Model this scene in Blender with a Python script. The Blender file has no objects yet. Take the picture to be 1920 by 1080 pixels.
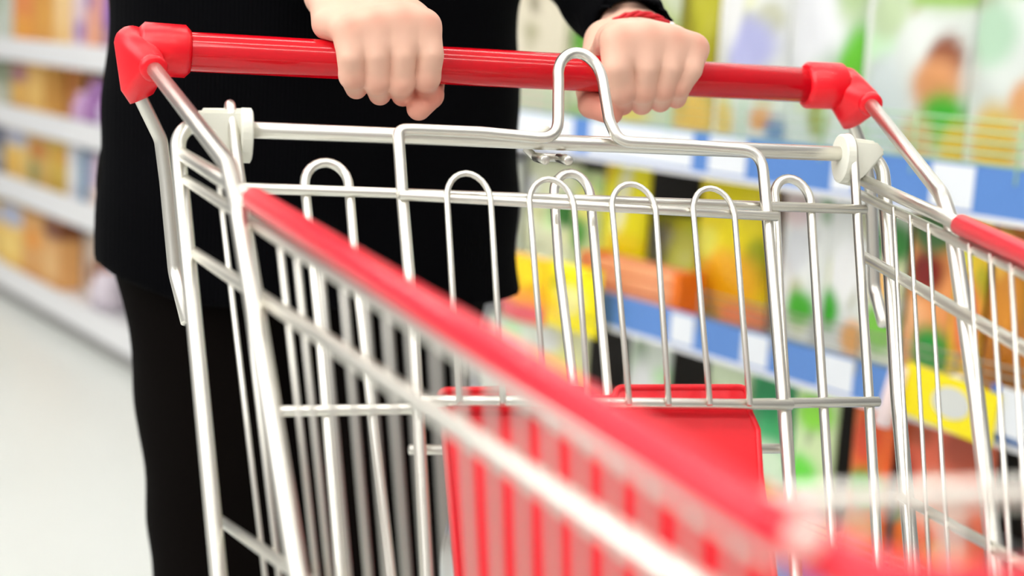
# geometry of the place, in metres (x along the cart handle, y away from the viewer, z up)
G_cross = [[-0.2122, -0.0877, 0.9825], [0.2358, -0.088, 0.982]]
G_gate_left = [[-0.1857, -0.251, 0.7104], [-0.213, -0.1096, 0.9459], [-0.2171, -0.098, 0.9754], [-0.2193, -0.0864, 0.9947]]
G_gate_right = [[0.1959, -0.2616, 0.6927], [0.1992, -0.249, 0.7136], [0.2171, -0.1824, 0.8247], [0.2319, -0.1239, 0.9222], [0.2357, -0.1029, 0.9671], [0.237, -0.0889, 0.9905]]
G_gate_top = [[-0.2145, -0.1142, 0.9467], [0.2393, -0.1159, 0.9438]]
G_gate_low = [[-0.1985, -0.1915, 0.8179], [0.2206, -0.1913, 0.8181]]
G_hoopA = [[-0.1601, -0.2517, 0.7092], [-0.1615, -0.2403, 0.7282], [-0.1671, -0.1564, 0.868], [-0.1718, -0.1074, 0.9497], [-0.1712, -0.1052, 0.9534], [-0.1696, -0.1031, 0.9568], [-0.1671, -0.1014, 0.9597], [-0.164, -0.1001, 0.9618], [-0.1604, -0.0993, 0.9631], [-0.1566, -0.0991, 0.9635], [-0.1528, -0.0994, 0.9629], [-0.1493, -0.1004, 0.9614], [-0.1464, -0.1018, 0.959], [-0.1441, -0.1036, 0.956], [-0.1428, -0.1057, 0.9525], [-0.1424, -0.1079, 0.9488], [-0.141, -0.1412, 0.8934], [-0.1307, -0.241, 0.727], [-0.1282, -0.2526, 0.7077]]
G_hoopB = [[-0.0029, -0.2231, 0.7568], [-0.0005, -0.1792, 0.83], [-0.0014, -0.1363, 0.9014], [0.001, -0.1087, 0.9475], [0.0015, -0.1064, 0.9513], [0.0029, -0.1043, 0.9548], [0.0051, -0.1025, 0.9578], [0.0079, -0.1012, 0.9601], [0.0111, -0.1003, 0.9615], [0.0146, -0.1, 0.9619], [0.018, -0.1004, 0.9614], [0.0212, -0.1013, 0.9599], [0.0239, -0.1027, 0.9575], [0.0259, -0.1045, 0.9545], [0.0272, -0.1066, 0.9509], [0.0276, -0.1089, 0.9471], [0.0254, -0.1402, 0.895], [0.0227, -0.1841, 0.8219], [0.0206, -0.2236, 0.756]]
G_hoopC = [[0.1372, -0.26, 0.6954], [0.1391, -0.2476, 0.716], [0.1603, -0.1477, 0.8825], [0.1697, -0.1083, 0.9482], [0.17, -0.106, 0.952], [0.1713, -0.1039, 0.9556], [0.1735, -0.102, 0.9586], [0.1764, -0.1006, 0.9611], [0.1798, -0.0996, 0.9626], [0.1834, -0.0993, 0.9632], [0.1871, -0.0995, 0.9628], [0.1906, -0.1004, 0.9614], [0.1937, -0.1017, 0.9591], [0.196, -0.1035, 0.9562], [0.1976, -0.1056, 0.9527], [0.1982, -0.1079, 0.9489], [0.1827, -0.1762, 0.835], [0.169, -0.2374, 0.733], [0.1639, -0.2607, 0.6941]]
G_flap = [[-0.111, -0.2643, 0.7115], [-0.1114, -0.2529, 0.7306], [-0.1084, -0.1688, 0.8707], [-0.1094, -0.1265, 0.9412], [-0.1091, -0.0988, 0.9874], [-0.0966, -0.0985, 0.9878], [-0.0518, -0.0985, 0.9878], [0.004, -0.1002, 0.985], [0.0095, -0.0759, 1.0254], [0.0099, -0.0729, 1.0304], [0.0114, -0.0701, 1.0351], [0.0139, -0.0677, 1.0392], [0.0172, -0.0658, 1.0423], [0.0212, -0.0646, 1.0444], [0.0255, -0.0641, 1.0451], [0.0298, -0.0644, 1.0446], [0.0339, -0.0655, 1.0428], [0.0375, -0.0673, 1.0398], [0.0403, -0.0697, 1.0359], [0.0421, -0.0724, 1.0313], [0.0429, -0.0754, 1.0263], [0.0439, -0.0914, 0.9997], [0.049, -0.1001, 0.9852], [0.1058, -0.1004, 0.9846], [0.159, -0.1015, 0.9828], [0.1555, -0.1227, 0.9476], [0.1482, -0.1684, 0.8713], [0.1399, -0.217, 0.7903], [0.1322, -0.2588, 0.7207], [0.1298, -0.271, 0.7003]]
G_flap_top = [[-0.1123, -0.1303, 0.9465], [0.1592, -0.1347, 0.9392]]
G_flap_low = [[-0.1095, -0.2025, 0.8262], [0.1461, -0.2058, 0.8207]]
G_flap_rear = [[-0.1129, -0.1973, 0.7931], [0.145, -0.2001, 0.7886]]
G_thin1 = [[-0.0852, -0.2086, 0.8261], [-0.0821, -0.1372, 0.945], [-0.0818, -0.1346, 0.9493], [-0.0804, -0.1322, 0.9533], [-0.0781, -0.1301, 0.9569], [-0.0751, -0.1285, 0.9596], [-0.0716, -0.1274, 0.9613], [-0.0677, -0.127, 0.962], [-0.0638, -0.1273, 0.9615], [-0.0602, -0.1282, 0.9599], [-0.057, -0.1298, 0.9574], [-0.0545, -0.1318, 0.954], [-0.0528, -0.1342, 0.95], [-0.0522, -0.1368, 0.9457], [-0.0569, -0.2091, 0.8251]]
G_thin2 = [[-0.0288, -0.2093, 0.8248], [-0.0254, -0.1384, 0.943], [-0.0251, -0.1358, 0.9473], [-0.0236, -0.1334, 0.9513], [-0.0212, -0.1313, 0.9548], [-0.0181, -0.1297, 0.9575], [-0.0143, -0.1286, 0.9593], [-0.0103, -0.1282, 0.96], [-0.0062, -0.1285, 0.9595], [-0.0024, -0.1295, 0.9579], [0.0009, -0.131, 0.9554], [0.0035, -0.133, 0.952], [0.0052, -0.1354, 0.948], [0.0059, -0.138, 0.9437], [0.0002, -0.2095, 0.8244]]
G_thin3 = [[0.0279, -0.2099, 0.8238], [0.0332, -0.139, 0.942], [0.0336, -0.1365, 0.9462], [0.0351, -0.1341, 0.9501], [0.0375, -0.1321, 0.9535], [0.0407, -0.1305, 0.9562], [0.0445, -0.1295, 0.9579], [0.0486, -0.1291, 0.9585], [0.0527, -0.1294, 0.9581], [0.0566, -0.1303, 0.9565], [0.0599, -0.1318, 0.954], [0.0625, -0.1337, 0.9508], [0.0642, -0.1361, 0.9469], [0.0649, -0.1386, 0.9427], [0.0552, -0.2103, 0.8231]]
G_thin4 = [[0.0842, -0.2105, 0.8228], [0.0927, -0.1398, 0.9406], [0.0932, -0.1372, 0.945], [0.0948, -0.1348, 0.949], [0.0972, -0.1327, 0.9525], [0.1004, -0.1311, 0.9552], [0.1042, -0.1301, 0.9568], [0.1082, -0.1298, 0.9574], [0.1122, -0.1301, 0.9568], [0.1159, -0.1311, 0.9551], [0.1191, -0.1327, 0.9525], [0.1216, -0.1348, 0.949], [0.1231, -0.1372, 0.9449], [0.1237, -0.1398, 0.9406], [0.1129, -0.2109, 0.8221]]
G_panel = [[-0.0941, -0.1889, 0.8288], [0.0026, -0.1889, 0.8288], [0.0041, -0.1923, 0.8231], [0.0234, -0.1923, 0.8232], [0.0272, -0.1887, 0.8292], [0.1195, -0.189, 0.8286], [0.119, -0.1979, 0.8138], [0.1228, -0.2044, 0.803], [0.1198, -0.22, 0.777], [0.1186, -0.254, 0.7203], [0.118, -0.2649, 0.7021], [-0.0901, -0.2592, 0.7116], [-0.0912, -0.2493, 0.7282], [-0.0921, -0.2095, 0.7945], [-0.0928, -0.1962, 0.8167]]
G_post_l = [[-0.2317, -0.2449, 0.7106], [-0.2327, -0.2336, 0.7293], [-0.2422, -0.1656, 0.8427], [-0.2515, -0.1001, 0.9518]]
G_post_r = [[0.2251, -0.2576, 0.6893], [0.2298, -0.2375, 0.7229], [0.2426, -0.1797, 0.8191], [0.2596, -0.1181, 0.9219], [0.2654, -0.0956, 0.9593]]
G_post_l_top = [[-0.2529, -0.0867, 0.9742], [-0.2462, -0.0813, 0.9831], [-0.2298, -0.0833, 0.9832]]
G_post_r_top = [[0.2669, -0.0883, 0.9715], [0.2621, -0.0834, 0.9797], [0.2486, -0.0846, 0.981]]
G_rail_l = [[-0.249, -0.1, 0.965], [-0.1402, -0.745, 0.9317]]
G_rail_r = [[0.2495, -0.1, 0.9621], [0.1454, -0.745, 0.9214]]
G_l_under = [[-0.2477, -0.105, 0.9496], [-0.2306, -0.2073, 0.9481], [-0.2224, -0.2561, 0.9474], [-0.1412, -0.7377, 0.9249]]
G_l_mid = [[-0.2438, -0.1207, 0.9054], [-0.2176, -0.277, 0.9039], [-0.1784, -0.5117, 0.9052], [-0.1473, -0.6969, 0.9025]]
G_l_low = [[-0.228, -0.1868, 0.7473], [-0.2068, -0.3173, 0.7669]]
G_r_under = [[0.251, -0.0884, 0.9516], [0.2246, -0.2522, 0.9418], [0.2085, -0.3515, 0.9357]]
G_r_mid = [[0.2455, -0.1137, 0.9074], [0.2189, -0.2786, 0.897], [0.2051, -0.3642, 0.8942]]
G_r_low = [[0.2221, -0.2299, 0.7614], [0.1956, -0.3997, 0.7784]]
G_tube_l = [[-0.2668, -0.035, 1.0182], [-0.2306, -0.205, 0.97]]
G_tube_r = [[0.282, -0.035, 1.0185], [0.2379, -0.215, 0.9662]]
G_tl = [[-0.2291, -0.2588, 0.9496], [-0.222, -0.2923, 0.898], [-0.2065, -0.3643, 0.7837], [-0.2029, -0.382, 0.7624]]
G_tr = [[0.2347, -0.2345, 0.949], [0.2306, -0.2543, 0.9203], [0.2207, -0.302, 0.851], [0.2093, -0.3554, 0.7638], [0.2064, -0.3689, 0.7427]]
G_rear_l = [[-0.2733, -0.008, 0.9948], [-0.2598, -0.008, 0.9678], [-0.2557, -0.01, 0.9387], [-0.2491, -0.02, 0.8753], [-0.2412, -0.045, 0.844]]
G_rear_r = [[0.284, -0.008, 1.0], [0.2973, -0.008, 0.9767], [0.3048, -0.01, 0.9467], [0.3109, -0.02, 0.8675], [0.3078, -0.045, 0.8435]]
G_front_rim = [[-0.1359, -0.725, 0.9345]]
G_torsoL = [[-0.2639, 0.33, 1.0689], [-0.2725, 0.33, 1.0056], [-0.2858, 0.33, 0.9315], [-0.2899, 0.33, 0.8717], [-0.2956, 0.33, 0.8238]]
G_torsoR = [[0.0785, 0.33, 1.0909], [0.0807, 0.33, 0.9871], [0.0921, 0.33, 0.9345], [0.0934, 0.33, 0.8374]]
G_legL = [[-0.2844, 0.33, 0.8113], [-0.2788, 0.33, 0.7497], [-0.2681, 0.33, 0.6818], [-0.2522, 0.33, 0.6122], [-0.2379, 0.33, 0.5136]]
G_legR = [[0.0877, 0.33, 0.7713], [0.0793, 0.33, 0.7213], [0.0509, 0.33, 0.6203], [0.0361, 0.33, 0.5463]]
G_handA = {'fingers': [[[-0.1317, -0.019, 1.051, 0.0106], [-0.1305, -0.0255, 1.0324, 0.0098], [-0.1276, -0.0205, 1.0196, 0.0097], [-0.1206, 0.002, 1.0102, 0.0082], [-0.1152, 0.021, 1.0195, 0.0072]], [[-0.1128, -0.02, 1.0567, 0.0112], [-0.1123, -0.0265, 1.0345, 0.01], [-0.1102, -0.0215, 1.0167, 0.0099], [-0.1027, 0.003, 1.0067, 0.0085], [-0.0975, 0.024, 1.0171, 0.0075]], [[-0.0939, -0.02, 1.0601, 0.0114], [-0.0934, -0.0265, 1.0363, 0.0102], [-0.0926, -0.0215, 1.0168, 0.0101], [-0.0852, 0.004, 1.0067, 0.0086], [-0.0801, 0.025, 1.0171, 0.0076]], [[-0.076, -0.018, 1.0573, 0.0114], [-0.0728, -0.0255, 1.0374, 0.0103], [-0.0736, -0.0205, 1.0211, 0.0102], [-0.0697, 0.002, 1.0114, 0.0086], [-0.0657, 0.022, 1.022, 0.0076]]], 'wrist': [[-0.1324, 0.068, 1.0787, 0.0165], [-0.1186, 0.068, 1.0836, 0.0175], [-0.1024, 0.066, 1.0863, 0.0165]], 'thumb': [[-0.0922, 0.052, 1.077, 0.0165], [-0.0662, 0.036, 1.0537, 0.0138], [-0.0607, 0.024, 1.0221, 0.0115], [-0.0646, 0.004, 1.0076, 0.0104], [-0.0762, -0.012, 0.9981, 0.009]], 'arm': [[-0.1177, 0.085, 1.0914, 0.027], [-0.1216, 0.2, 1.1254, 0.033]], 'heel': [[-0.143, 0.0, 1.0556, 0.0125]]}
G_handB = {'fingers': [[[0.1365, -0.016, 1.0529, 0.0108], [0.1307, -0.0255, 1.0375, 0.0096], [0.1242, -0.0205, 1.0249, 0.0095], [0.133, 0.003, 1.0144, 0.0082], [0.1406, 0.021, 1.0239, 0.0072]], [[0.116, -0.019, 1.0567, 0.0116], [0.1128, -0.0265, 1.0374, 0.0103], [0.1104, -0.0215, 1.0223, 0.0101], [0.1202, 0.004, 1.0112, 0.0086], [0.1283, 0.024, 1.0211, 0.0076]], [[0.095, -0.02, 1.0587, 0.0122], [0.0937, -0.0268, 1.0365, 0.0108], [0.0947, -0.0218, 1.0203, 0.0106], [0.1047, 0.004, 1.0089, 0.009], [0.1125, 0.025, 1.0191, 0.008]], [[0.0728, -0.019, 1.0558, 0.0126], [0.0712, -0.0262, 1.0353, 0.0116], [0.0777, -0.0212, 1.0195, 0.0111], [0.0876, 0.002, 1.0082, 0.0094], [0.0952, 0.022, 1.0184, 0.0082]]], 'wrist': [[0.1348, 0.064, 1.0583, 0.014], [0.1193, 0.068, 1.0608, 0.015], [0.1032, 0.066, 1.0556, 0.014]], 'thumb': [[0.0892, 0.054, 1.055, 0.016], [0.077, 0.04, 1.0369, 0.0135], [0.07, 0.026, 1.0162, 0.0118], [0.0653, 0.008, 1.0061, 0.0108], [0.0757, -0.008, 1.0009, 0.009]], 'arm': [[0.1209, 0.085, 1.0634, 0.026], [0.1349, 0.19, 1.0973, 0.032]]}
G_sign = [0.776, 0.5463, 0.6178]
G_card = [0.813, 0.4592, 0.6253]
G_rod = [[0.7317, 0.627, 0.5691], [0.745, 0.6193, 0.649]]
G_glint = [-0.1462, -0.765, 0.9385]
G_cards_up = [[-1.5793, 0.247], [-1.2769, 0.2645], [-1.0645, 0.0821], [-0.8293, 0.0393], [-0.6404, 0.0682]]  # the two widest cards also imitate whitish glare on the strip
G_cards_low = [[-1.4027, 0.0842], [-1.1359, 0.0554], [-0.9704, 0.0559], [-0.8045, 0.0611]]
CAM_POS = [-0.308, -1.0548, 1.0476]
CAM_ROT = [[0.959328, 0.008883, 0.282155], [-0.276297, -0.175399, 0.944931], [0.057883, -0.984457, -0.165811]]
PRODUCTS = [
    ('box', -1.714, 0.905, 0.267, 0.369, -0.06, 'carton', 'tall beige carton beside the black sweater on the upper shelf', 'carton', 'upper shelf goods', (213, 204, 182), [(0.62, 0.62, 0.05, 0.05, (110, 101, 73)), (0.6, 0.45, 0.07, 0.05, (151, 147, 110)), (0.25, 0.3, 0.2, 0.3, (220, 213, 197))]),
    ('pouch', -1.547, 0.905, 0.066, 0.336, -0.06, 'snack_pouch', 'slim green pouch between the beige carton and the cuffed wrist', 'pouch', 'upper shelf goods', (138, 170, 87), [(0.5, 0.6, 0.4, 0.2, (82, 147, 46)), (0.5, 0.25, 0.6, 0.12, (207, 207, 174))]),
    ('pouch', -1.405, 0.905, 0.217, 0.314, -0.06, 'snack_pouch', 'pale green and cream pouch right behind the braceleted wrist', 'pouch', 'upper shelf goods', (197, 204, 179), [(0.4, 0.12, 0.3, 0.1, (225, 197, 82)), (0.7, 0.5, 0.3, 0.2, (156, 174, 82))]),
    ('pouch', -1.247, 0.905, 0.099, 0.337, -0.06, 'snack_pouch', 'olive and yellow pouch just right of the braceleted hand', 'pouch', 'upper shelf goods', (151, 142, 18), [(0.5, 0.12, 0.5, 0.16, (230, 174, 36)), (0.3, 0.55, 0.3, 0.35, (124, 117, 4)), (0.8, 0.8, 0.4, 0.3, (174, 170, 36))]),
    ('pouch', -1.107, 0.905, 0.157, 0.356, -0.04, 'snack_pouch', 'white glossy pouch with a lilac patch above the red handle', 'pouch', 'upper shelf goods', (220, 222, 220), [(0.55, 0.46, 0.32, 0.12, (172, 174, 216)), (0.25, 0.7, 0.2, 0.25, (234, 234, 234)), (0.78, 0.14, 0.14, 0.05, (225, 128, 27)), (0.92, 0.1, 0.1, 0.05, (64, 101, 174)), (0.2, 0.12, 0.2, 0.1, (230, 188, 82))]),
    ('pouch', -0.963, 0.905, 0.152, 0.345, -0.05, 'snack_pouch', 'pearly white pouch with a green leaf print behind the red elbow', 'pouch', 'upper shelf goods', (213, 217, 215), [(0.93, 0.42, 0.14, 0.18, (101, 188, 46)), (0.6, 0.17, 0.12, 0.08, (151, 151, 55)), (0.4, 0.6, 0.4, 0.2, (225, 226, 230)), (0.85, 0.8, 0.2, 0.2, (174, 197, 147))]),
    ('pouch', -0.783, 0.905, 0.197, 0.352, -0.04, 'snack_pouch', 'large white pouch printed with orange, green and yellow shapes', 'pouch', 'upper shelf goods', (217, 222, 217), [(0.8, 0.45, 0.12, 0.09, (138, 73, 46)), (0.76, 0.34, 0.16, 0.11, (216, 151, 101)), (0.82, 0.2, 0.17, 0.11, (64, 174, 46)), (0.62, 0.12, 0.14, 0.1, (207, 174, 119)), (0.75, 0.7, 0.35, 0.06, (151, 188, 101)), (0.25, 0.62, 0.2, 0.1, (188, 207, 165)), (0.3, 0.25, 0.22, 0.2, (207, 216, 216)), (0.93, 0.1, 0.12, 0.1, (220, 184, 55)), (0.35, 0.88, 0.25, 0.1, (147, 197, 110))]),
    ('pouch', -0.621, 0.905, 0.134, 0.353, -0.04, 'snack_pouch', 'white pouch with an orange disc at the edge of the upper shelf', 'pouch', 'upper shelf goods', (217, 223, 218), [(0.8, 0.3, 0.18, 0.09, (220, 161, 110)), (0.3, 0.55, 0.3, 0.12, (179, 211, 184)), (0.45, 0.14, 0.3, 0.14, (225, 184, 73)), (0.6, 0.8, 0.3, 0.1, (138, 197, 138)), (0.8, 0.95, 0.2, 0.08, (55, 156, 73))]),
    ('pouch', -0.489, 0.905, 0.131, 0.354, -0.04, 'snack_pouch', 'cream pouch at the near end of the upper shelf', 'pouch', 'upper shelf goods', (216, 211, 193), [(0.5, 0.5, 0.3, 0.2, (110, 174, 73))]),
    ('pouch', -1.776, 0.612, 0.101, 0.21, -0.06, 'snack_pouch', 'pale grey pouch half hidden by the sweater on the middle shelf', 'pouch', 'middle shelf goods', (236, 239, 225), [(0.5, 0.6, 0.3, 0.2, (252, 252, 252))]),
    ('pouch', -1.671, 0.612, 0.184, 0.221, -0.08, 'snack_pouch', 'cream pouch with a dark green print beside the sweater', 'pouch', 'middle shelf goods', (244, 246, 209), [(0.88, 0.58, 0.22, 0.14, (55, 121, 44)), (0.2, 0.72, 0.2, 0.12, (252, 252, 252)), (0.5, 0.25, 0.4, 0.15, (225, 225, 187))]),
    ('pouch', -1.545, 0.612, 0.089, 0.213, -0.09, 'snack_pouch', 'pale green pouch behind the thick wire hoop on the middle shelf', 'pouch', 'middle shelf goods', (209, 225, 165), [(0.5, 0.7, 0.4, 0.15, (247, 242, 132)), (0.4, 0.45, 0.3, 0.14, (77, 154, 55))]),
    ('pouch', -1.434, 0.612, 0.131, 0.249, -0.08, 'snack_pouch', 'tall bright yellow pouch with a pale stripe behind the wire hoops', 'pouch', 'middle shelf goods', (252, 244, 11), [(0.55, 0.72, 0.12, 0.25, (252, 252, 209)), (0.6, 0.35, 0.4, 0.1, (247, 220, 0)), (0.1, 0.9, 0.2, 0.1, (242, 209, 0))]),
    ('pouch', -1.39, 0.612, 0.156, 0.147, -0.165, 'snack_pouch', 'short yellow pouch with a painted white glare standing above the orange crate', 'pouch', 'middle shelf goods', (252, 247, 55), [(0.32, 0.62, 0.28, 0.22, (252, 252, 252)), (0.7, 0.55, 0.2, 0.3, (247, 247, 121))]),  # white patch paints the glare into the film colour
    ('pouch', -1.157, 0.612, 0.181, 0.255, -0.075, 'snack_pouch', 'wide yellow pouch turning orange at its foot on the middle shelf', 'pouch', 'middle shelf goods', (252, 231, 16), [(0.55, 0.28, 0.4, 0.2, (252, 181, 22)), (0.5, 0.85, 0.4, 0.1, (252, 236, 33)), (0.25, 0.5, 0.2, 0.1, (252, 247, 99)), (0.8, 0.05, 0.3, 0.1, (247, 132, 77))]),
    ('box', -1.122, 0.612, 0.034, 0.248, -0.15, 'carton', 'narrow pinkish carton beside the wide yellow pouch', 'carton', 'middle shelf goods', (252, 225, 214), [(0.5, 0.3, 0.3, 0.2, (252, 165, 121))]),
    ('pouch', -0.957, 0.612, 0.1, 0.25, -0.05, 'snack_pouch', 'silver white pouch with a green print low on the right', 'pouch', 'middle shelf goods', (248, 250, 246), [(0.62, 0.26, 0.24, 0.1, (77, 187, 44)), (0.4, 0.6, 0.3, 0.15, (220, 222, 225)), (0.3, 0.85, 0.4, 0.1, (231, 209, 209))]),
    ('pouch', -0.866, 0.612, 0.088, 0.256, -0.05, 'snack_pouch', 'silver white pouch with a green print low on the left', 'pouch', 'middle shelf goods', (244, 246, 242), [(0.22, 0.28, 0.26, 0.12, (55, 176, 33)), (0.6, 0.55, 0.3, 0.15, (252, 252, 252)), (0.8, 0.14, 0.2, 0.1, (252, 176, 88))]),
    ('pouch', -0.789, 0.612, 0.068, 0.253, -0.05, 'snack_pouch', 'white pouch with green bands behind the corner post', 'pouch', 'middle shelf goods', (247, 252, 236), [(0.6, 0.75, 0.5, 0.12, (66, 143, 66)), (0.5, 0.25, 0.5, 0.14, (132, 209, 77)), (0.4, 0.5, 0.3, 0.1, (252, 198, 121))]),
    ('pouch', -0.706, 0.612, 0.082, 0.256, -0.04, 'snack_pouch', 'dark red and orange pouch behind the thin side wires', 'pouch', 'middle shelf goods', (247, 165, 99), [(0.45, 0.62, 0.35, 0.12, (132, 27, 22)), (0.5, 0.85, 0.5, 0.12, (77, 121, 66)), (0.3, 0.35, 0.3, 0.12, (252, 187, 132)), (0.7, 0.18, 0.35, 0.14, (44, 165, 66))]),
    ('pouch', -0.646, 0.612, 0.058, 0.252, -0.05, 'snack_pouch', 'orange yellow pouch behind the thick side tube', 'pouch', 'middle shelf goods', (252, 214, 55), [(0.6, 0.4, 0.35, 0.2, (247, 132, 77)), (0.3, 0.8, 0.3, 0.1, (252, 247, 66))]),
    ('pouch', -0.569, 0.612, 0.086, 0.252, -0.04, 'snack_pouch', 'big caramel brown pouch near the red rail', 'pouch', 'middle shelf goods', (195, 118, 33), [(0.4, 0.55, 0.3, 0.2, (220, 143, 44)), (0.2, 0.8, 0.2, 0.12, (252, 198, 77))]),
    ('pouch', -0.482, 0.612, 0.09, 0.257, -0.04, 'snack_pouch', 'brown pouch at the near end of the middle shelf', 'pouch', 'middle shelf goods', (181, 104, 33), [(0.5, 0.5, 0.3, 0.2, (242, 187, 99))]),
    ('pouch', -1.527, 0.552, 0.142, 0.123, 0.062, 'hanging_pouch', 'orange yellow pouch with a pink foot hung on the shelf front', 'pouch', 'hung pouches', (252, 190, 15), [(0.5, 0.16, 0.6, 0.17, (228, 90, 100)), (0.5, 0.38, 0.45, 0.1, (245, 150, 60)), (0.6, 0.75, 0.4, 0.15, (250, 205, 20))]),
    ('pouch', -1.382, 0.561, 0.155, 0.117, 0.062, 'hanging_pouch', 'lemon yellow pouch hung on the shelf front beside the orange one', 'pouch', 'hung pouches', (246, 228, 5), [(0.55, 0.48, 0.22, 0.2, (232, 222, 140)), (0.25, 0.3, 0.2, 0.2, (245, 205, 10))]),
    ('pouch', -1.751, 0.305, 0.166, 0.199, -0.06, 'snack_pouch', 'pale grey pouch beside the trouser leg on the lower shelf', 'pouch', 'lower shelf goods', (244, 250, 231), [(0.5, 0.6, 0.3, 0.2, (252, 252, 252))]),
    ('pouch', -1.574, 0.305, 0.171, 0.233, -0.05, 'snack_pouch', 'cream yellow pouch behind the red plastic flap', 'pouch', 'lower shelf goods', (252, 252, 201), [(0.6, 0.5, 0.3, 0.3, (252, 250, 146)), (0.3, 0.8, 0.3, 0.1, (252, 252, 244))]),
    ('pouch', -1.334, 0.305, 0.117, 0.255, -0.08, 'snack_pouch', 'whitish pouch standing alone between two dark gaps', 'pouch', 'lower shelf goods', (237, 244, 231), [(0.4, 0.5, 0.3, 0.3, (252, 252, 252))]),
    ('pouch', -1.106, 0.305, 0.105, 0.272, -0.06, 'snack_pouch', 'olive green pouch standing under a blue price strip', 'pouch', 'lower shelf goods', (183, 201, 146), [(0.5, 0.6, 0.3, 0.15, (207, 109, 85)), (0.5, 0.85, 0.5, 0.1, (231, 244, 207))]),
    ('pouch', -0.995, 0.305, 0.102, 0.281, -0.05, 'snack_pouch', 'emerald green pouch right of the red plastic flap', 'pouch', 'lower shelf goods', (73, 183, 115), [(0.4, 0.8, 0.4, 0.12, (36, 146, 85)), (0.6, 0.4, 0.4, 0.14, (231, 252, 219)), (0.4, 0.2, 0.4, 0.1, (97, 219, 73))]),
    ('pouch', -0.901, 0.305, 0.091, 0.29, -0.05, 'snack_pouch', 'light green and white pouch left of a dark gap', 'pouch', 'lower shelf goods', (231, 252, 195), [(0.5, 0.8, 0.4, 0.1, (158, 244, 73)), (0.4, 0.42, 0.35, 0.12, (109, 231, 61)), (0.6, 0.22, 0.3, 0.1, (252, 252, 252))]),
    ('pouch', -0.778, 0.305, 0.077, 0.254, -0.04, 'snack_pouch', 'orange pouch with green prints beside the salmon pouch', 'pouch', 'lower shelf goods', (252, 109, 42), [(0.5, 0.52, 0.45, 0.1, (85, 170, 36)), (0.4, 0.8, 0.3, 0.12, (231, 73, 30)), (0.5, 0.25, 0.4, 0.14, (252, 158, 61))]),
    ('pouch', -0.664, 0.305, 0.167, 0.298, -0.04, 'snack_pouch', 'wide salmon red pouch below the yellow price sign', 'pouch', 'lower shelf goods', (252, 119, 87), [(0.55, 0.55, 0.25, 0.14, (252, 183, 158)), (0.15, 0.6, 0.15, 0.14, (207, 73, 48)), (0.2, 0.3, 0.2, 0.14, (252, 134, 61)), (0.7, 0.25, 0.2, 0.1, (252, 170, 97)), (0.1, 0.42, 0.12, 0.06, (85, 146, 48))]),
    ('pouch', -0.458, 0.305, 0.103, 0.336, -0.04, 'snack_pouch', 'green pouch at the near end of the lower shelf', 'pouch', 'lower shelf goods', (109, 195, 85), [(0.5, 0.5, 0.3, 0.2, (252, 252, 244))]),
    ('box', -5.322, 0.935, 0.61, 0.353, -0.08, 'cereal_carton', 'pale grey carton at the far end of the top white shelf', 'carton', 'far bay cartons', (205, 212, 200), [(0.5, 0.5, 0.3, 0.2, (170, 185, 160))]),
    ('box', -4.83, 0.935, 0.241, 0.334, -0.06, 'cereal_carton', 'red and orange carton on the top white shelf', 'carton', 'far bay cartons', (228, 140, 70), [(0.5, 0.75, 0.4, 0.15, (220, 95, 70)), (0.5, 0.2, 0.5, 0.15, (235, 165, 60))]),
    ('box', -4.603, 0.935, 0.213, 0.321, -0.06, 'cereal_carton', 'amber carton on the top white shelf', 'carton', 'far bay cartons', (215, 150, 60), [(0.5, 0.3, 0.3, 0.2, (225, 165, 70))]),
    ('box', -4.397, 0.935, 0.199, 0.318, -0.06, 'cereal_carton', 'sand coloured carton on the top white shelf', 'carton', 'far bay cartons', (235, 195, 125), [(0.5, 0.5, 0.2, 0.3, (240, 205, 150))]),
    ('box', -4.229, 0.935, 0.136, 0.307, -0.06, 'cereal_carton', 'pale pink carton on the top white shelf', 'carton', 'far bay cartons', (228, 205, 210), [(0.6, 0.25, 0.3, 0.12, (140, 100, 180))]),
    ('box', -4.082, 0.935, 0.159, 0.297, -0.06, 'cereal_carton', 'salmon and violet carton on the top white shelf', 'carton', 'far bay cartons', (225, 160, 140), [(0.2, 0.7, 0.25, 0.2, (130, 90, 170)), (0.6, 0.2, 0.3, 0.12, (235, 170, 130))]),
    ('box', -3.922, 0.935, 0.16, 0.295, -0.06, 'cereal_carton', 'deep violet carton on the top white shelf', 'carton', 'far bay cartons', (85, 60, 140), [(0.3, 0.55, 0.3, 0.2, (140, 100, 190)), (0.6, 0.2, 0.4, 0.12, (190, 150, 170)), (0.7, 0.85, 0.3, 0.12, (40, 35, 90))]),
    ('box', -3.749, 0.935, 0.186, 0.293, -0.06, 'cereal_carton', 'dusty beige carton behind the red bracket', 'carton', 'far bay cartons', (215, 190, 175), [(0.5, 0.5, 0.3, 0.2, (225, 205, 195))]),
    ('box', -5.336, 0.69, 0.583, 0.183, -0.08, 'cereal_carton', 'dull green carton at the far end of the second white shelf', 'carton', 'far bay cartons', (150, 160, 130), [(0.6, 0.3, 0.4, 0.25, (215, 215, 195))]),
    ('box', -4.88, 0.69, 0.193, 0.189, -0.06, 'cereal_carton', 'plum and yellow carton on the second white shelf', 'carton', 'far bay cartons', (215, 165, 95), [(0.5, 0.8, 0.5, 0.14, (165, 105, 130)), (0.5, 0.4, 0.4, 0.2, (240, 190, 90))]),
    ('box', -4.686, 0.69, 0.194, 0.193, -0.06, 'cereal_carton', 'golden carton on the second white shelf', 'carton', 'far bay cartons', (235, 185, 100), [(0.5, 0.4, 0.3, 0.3, (242, 200, 110))]),
    ('box', -4.753, 0.69, 0.204, 0.186, -0.145, 'cereal_carton', 'peach carton on the second white shelf', 'carton', 'far bay cartons', (235, 180, 125), [(0.5, 0.3, 0.4, 0.2, (240, 200, 160))]),
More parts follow.
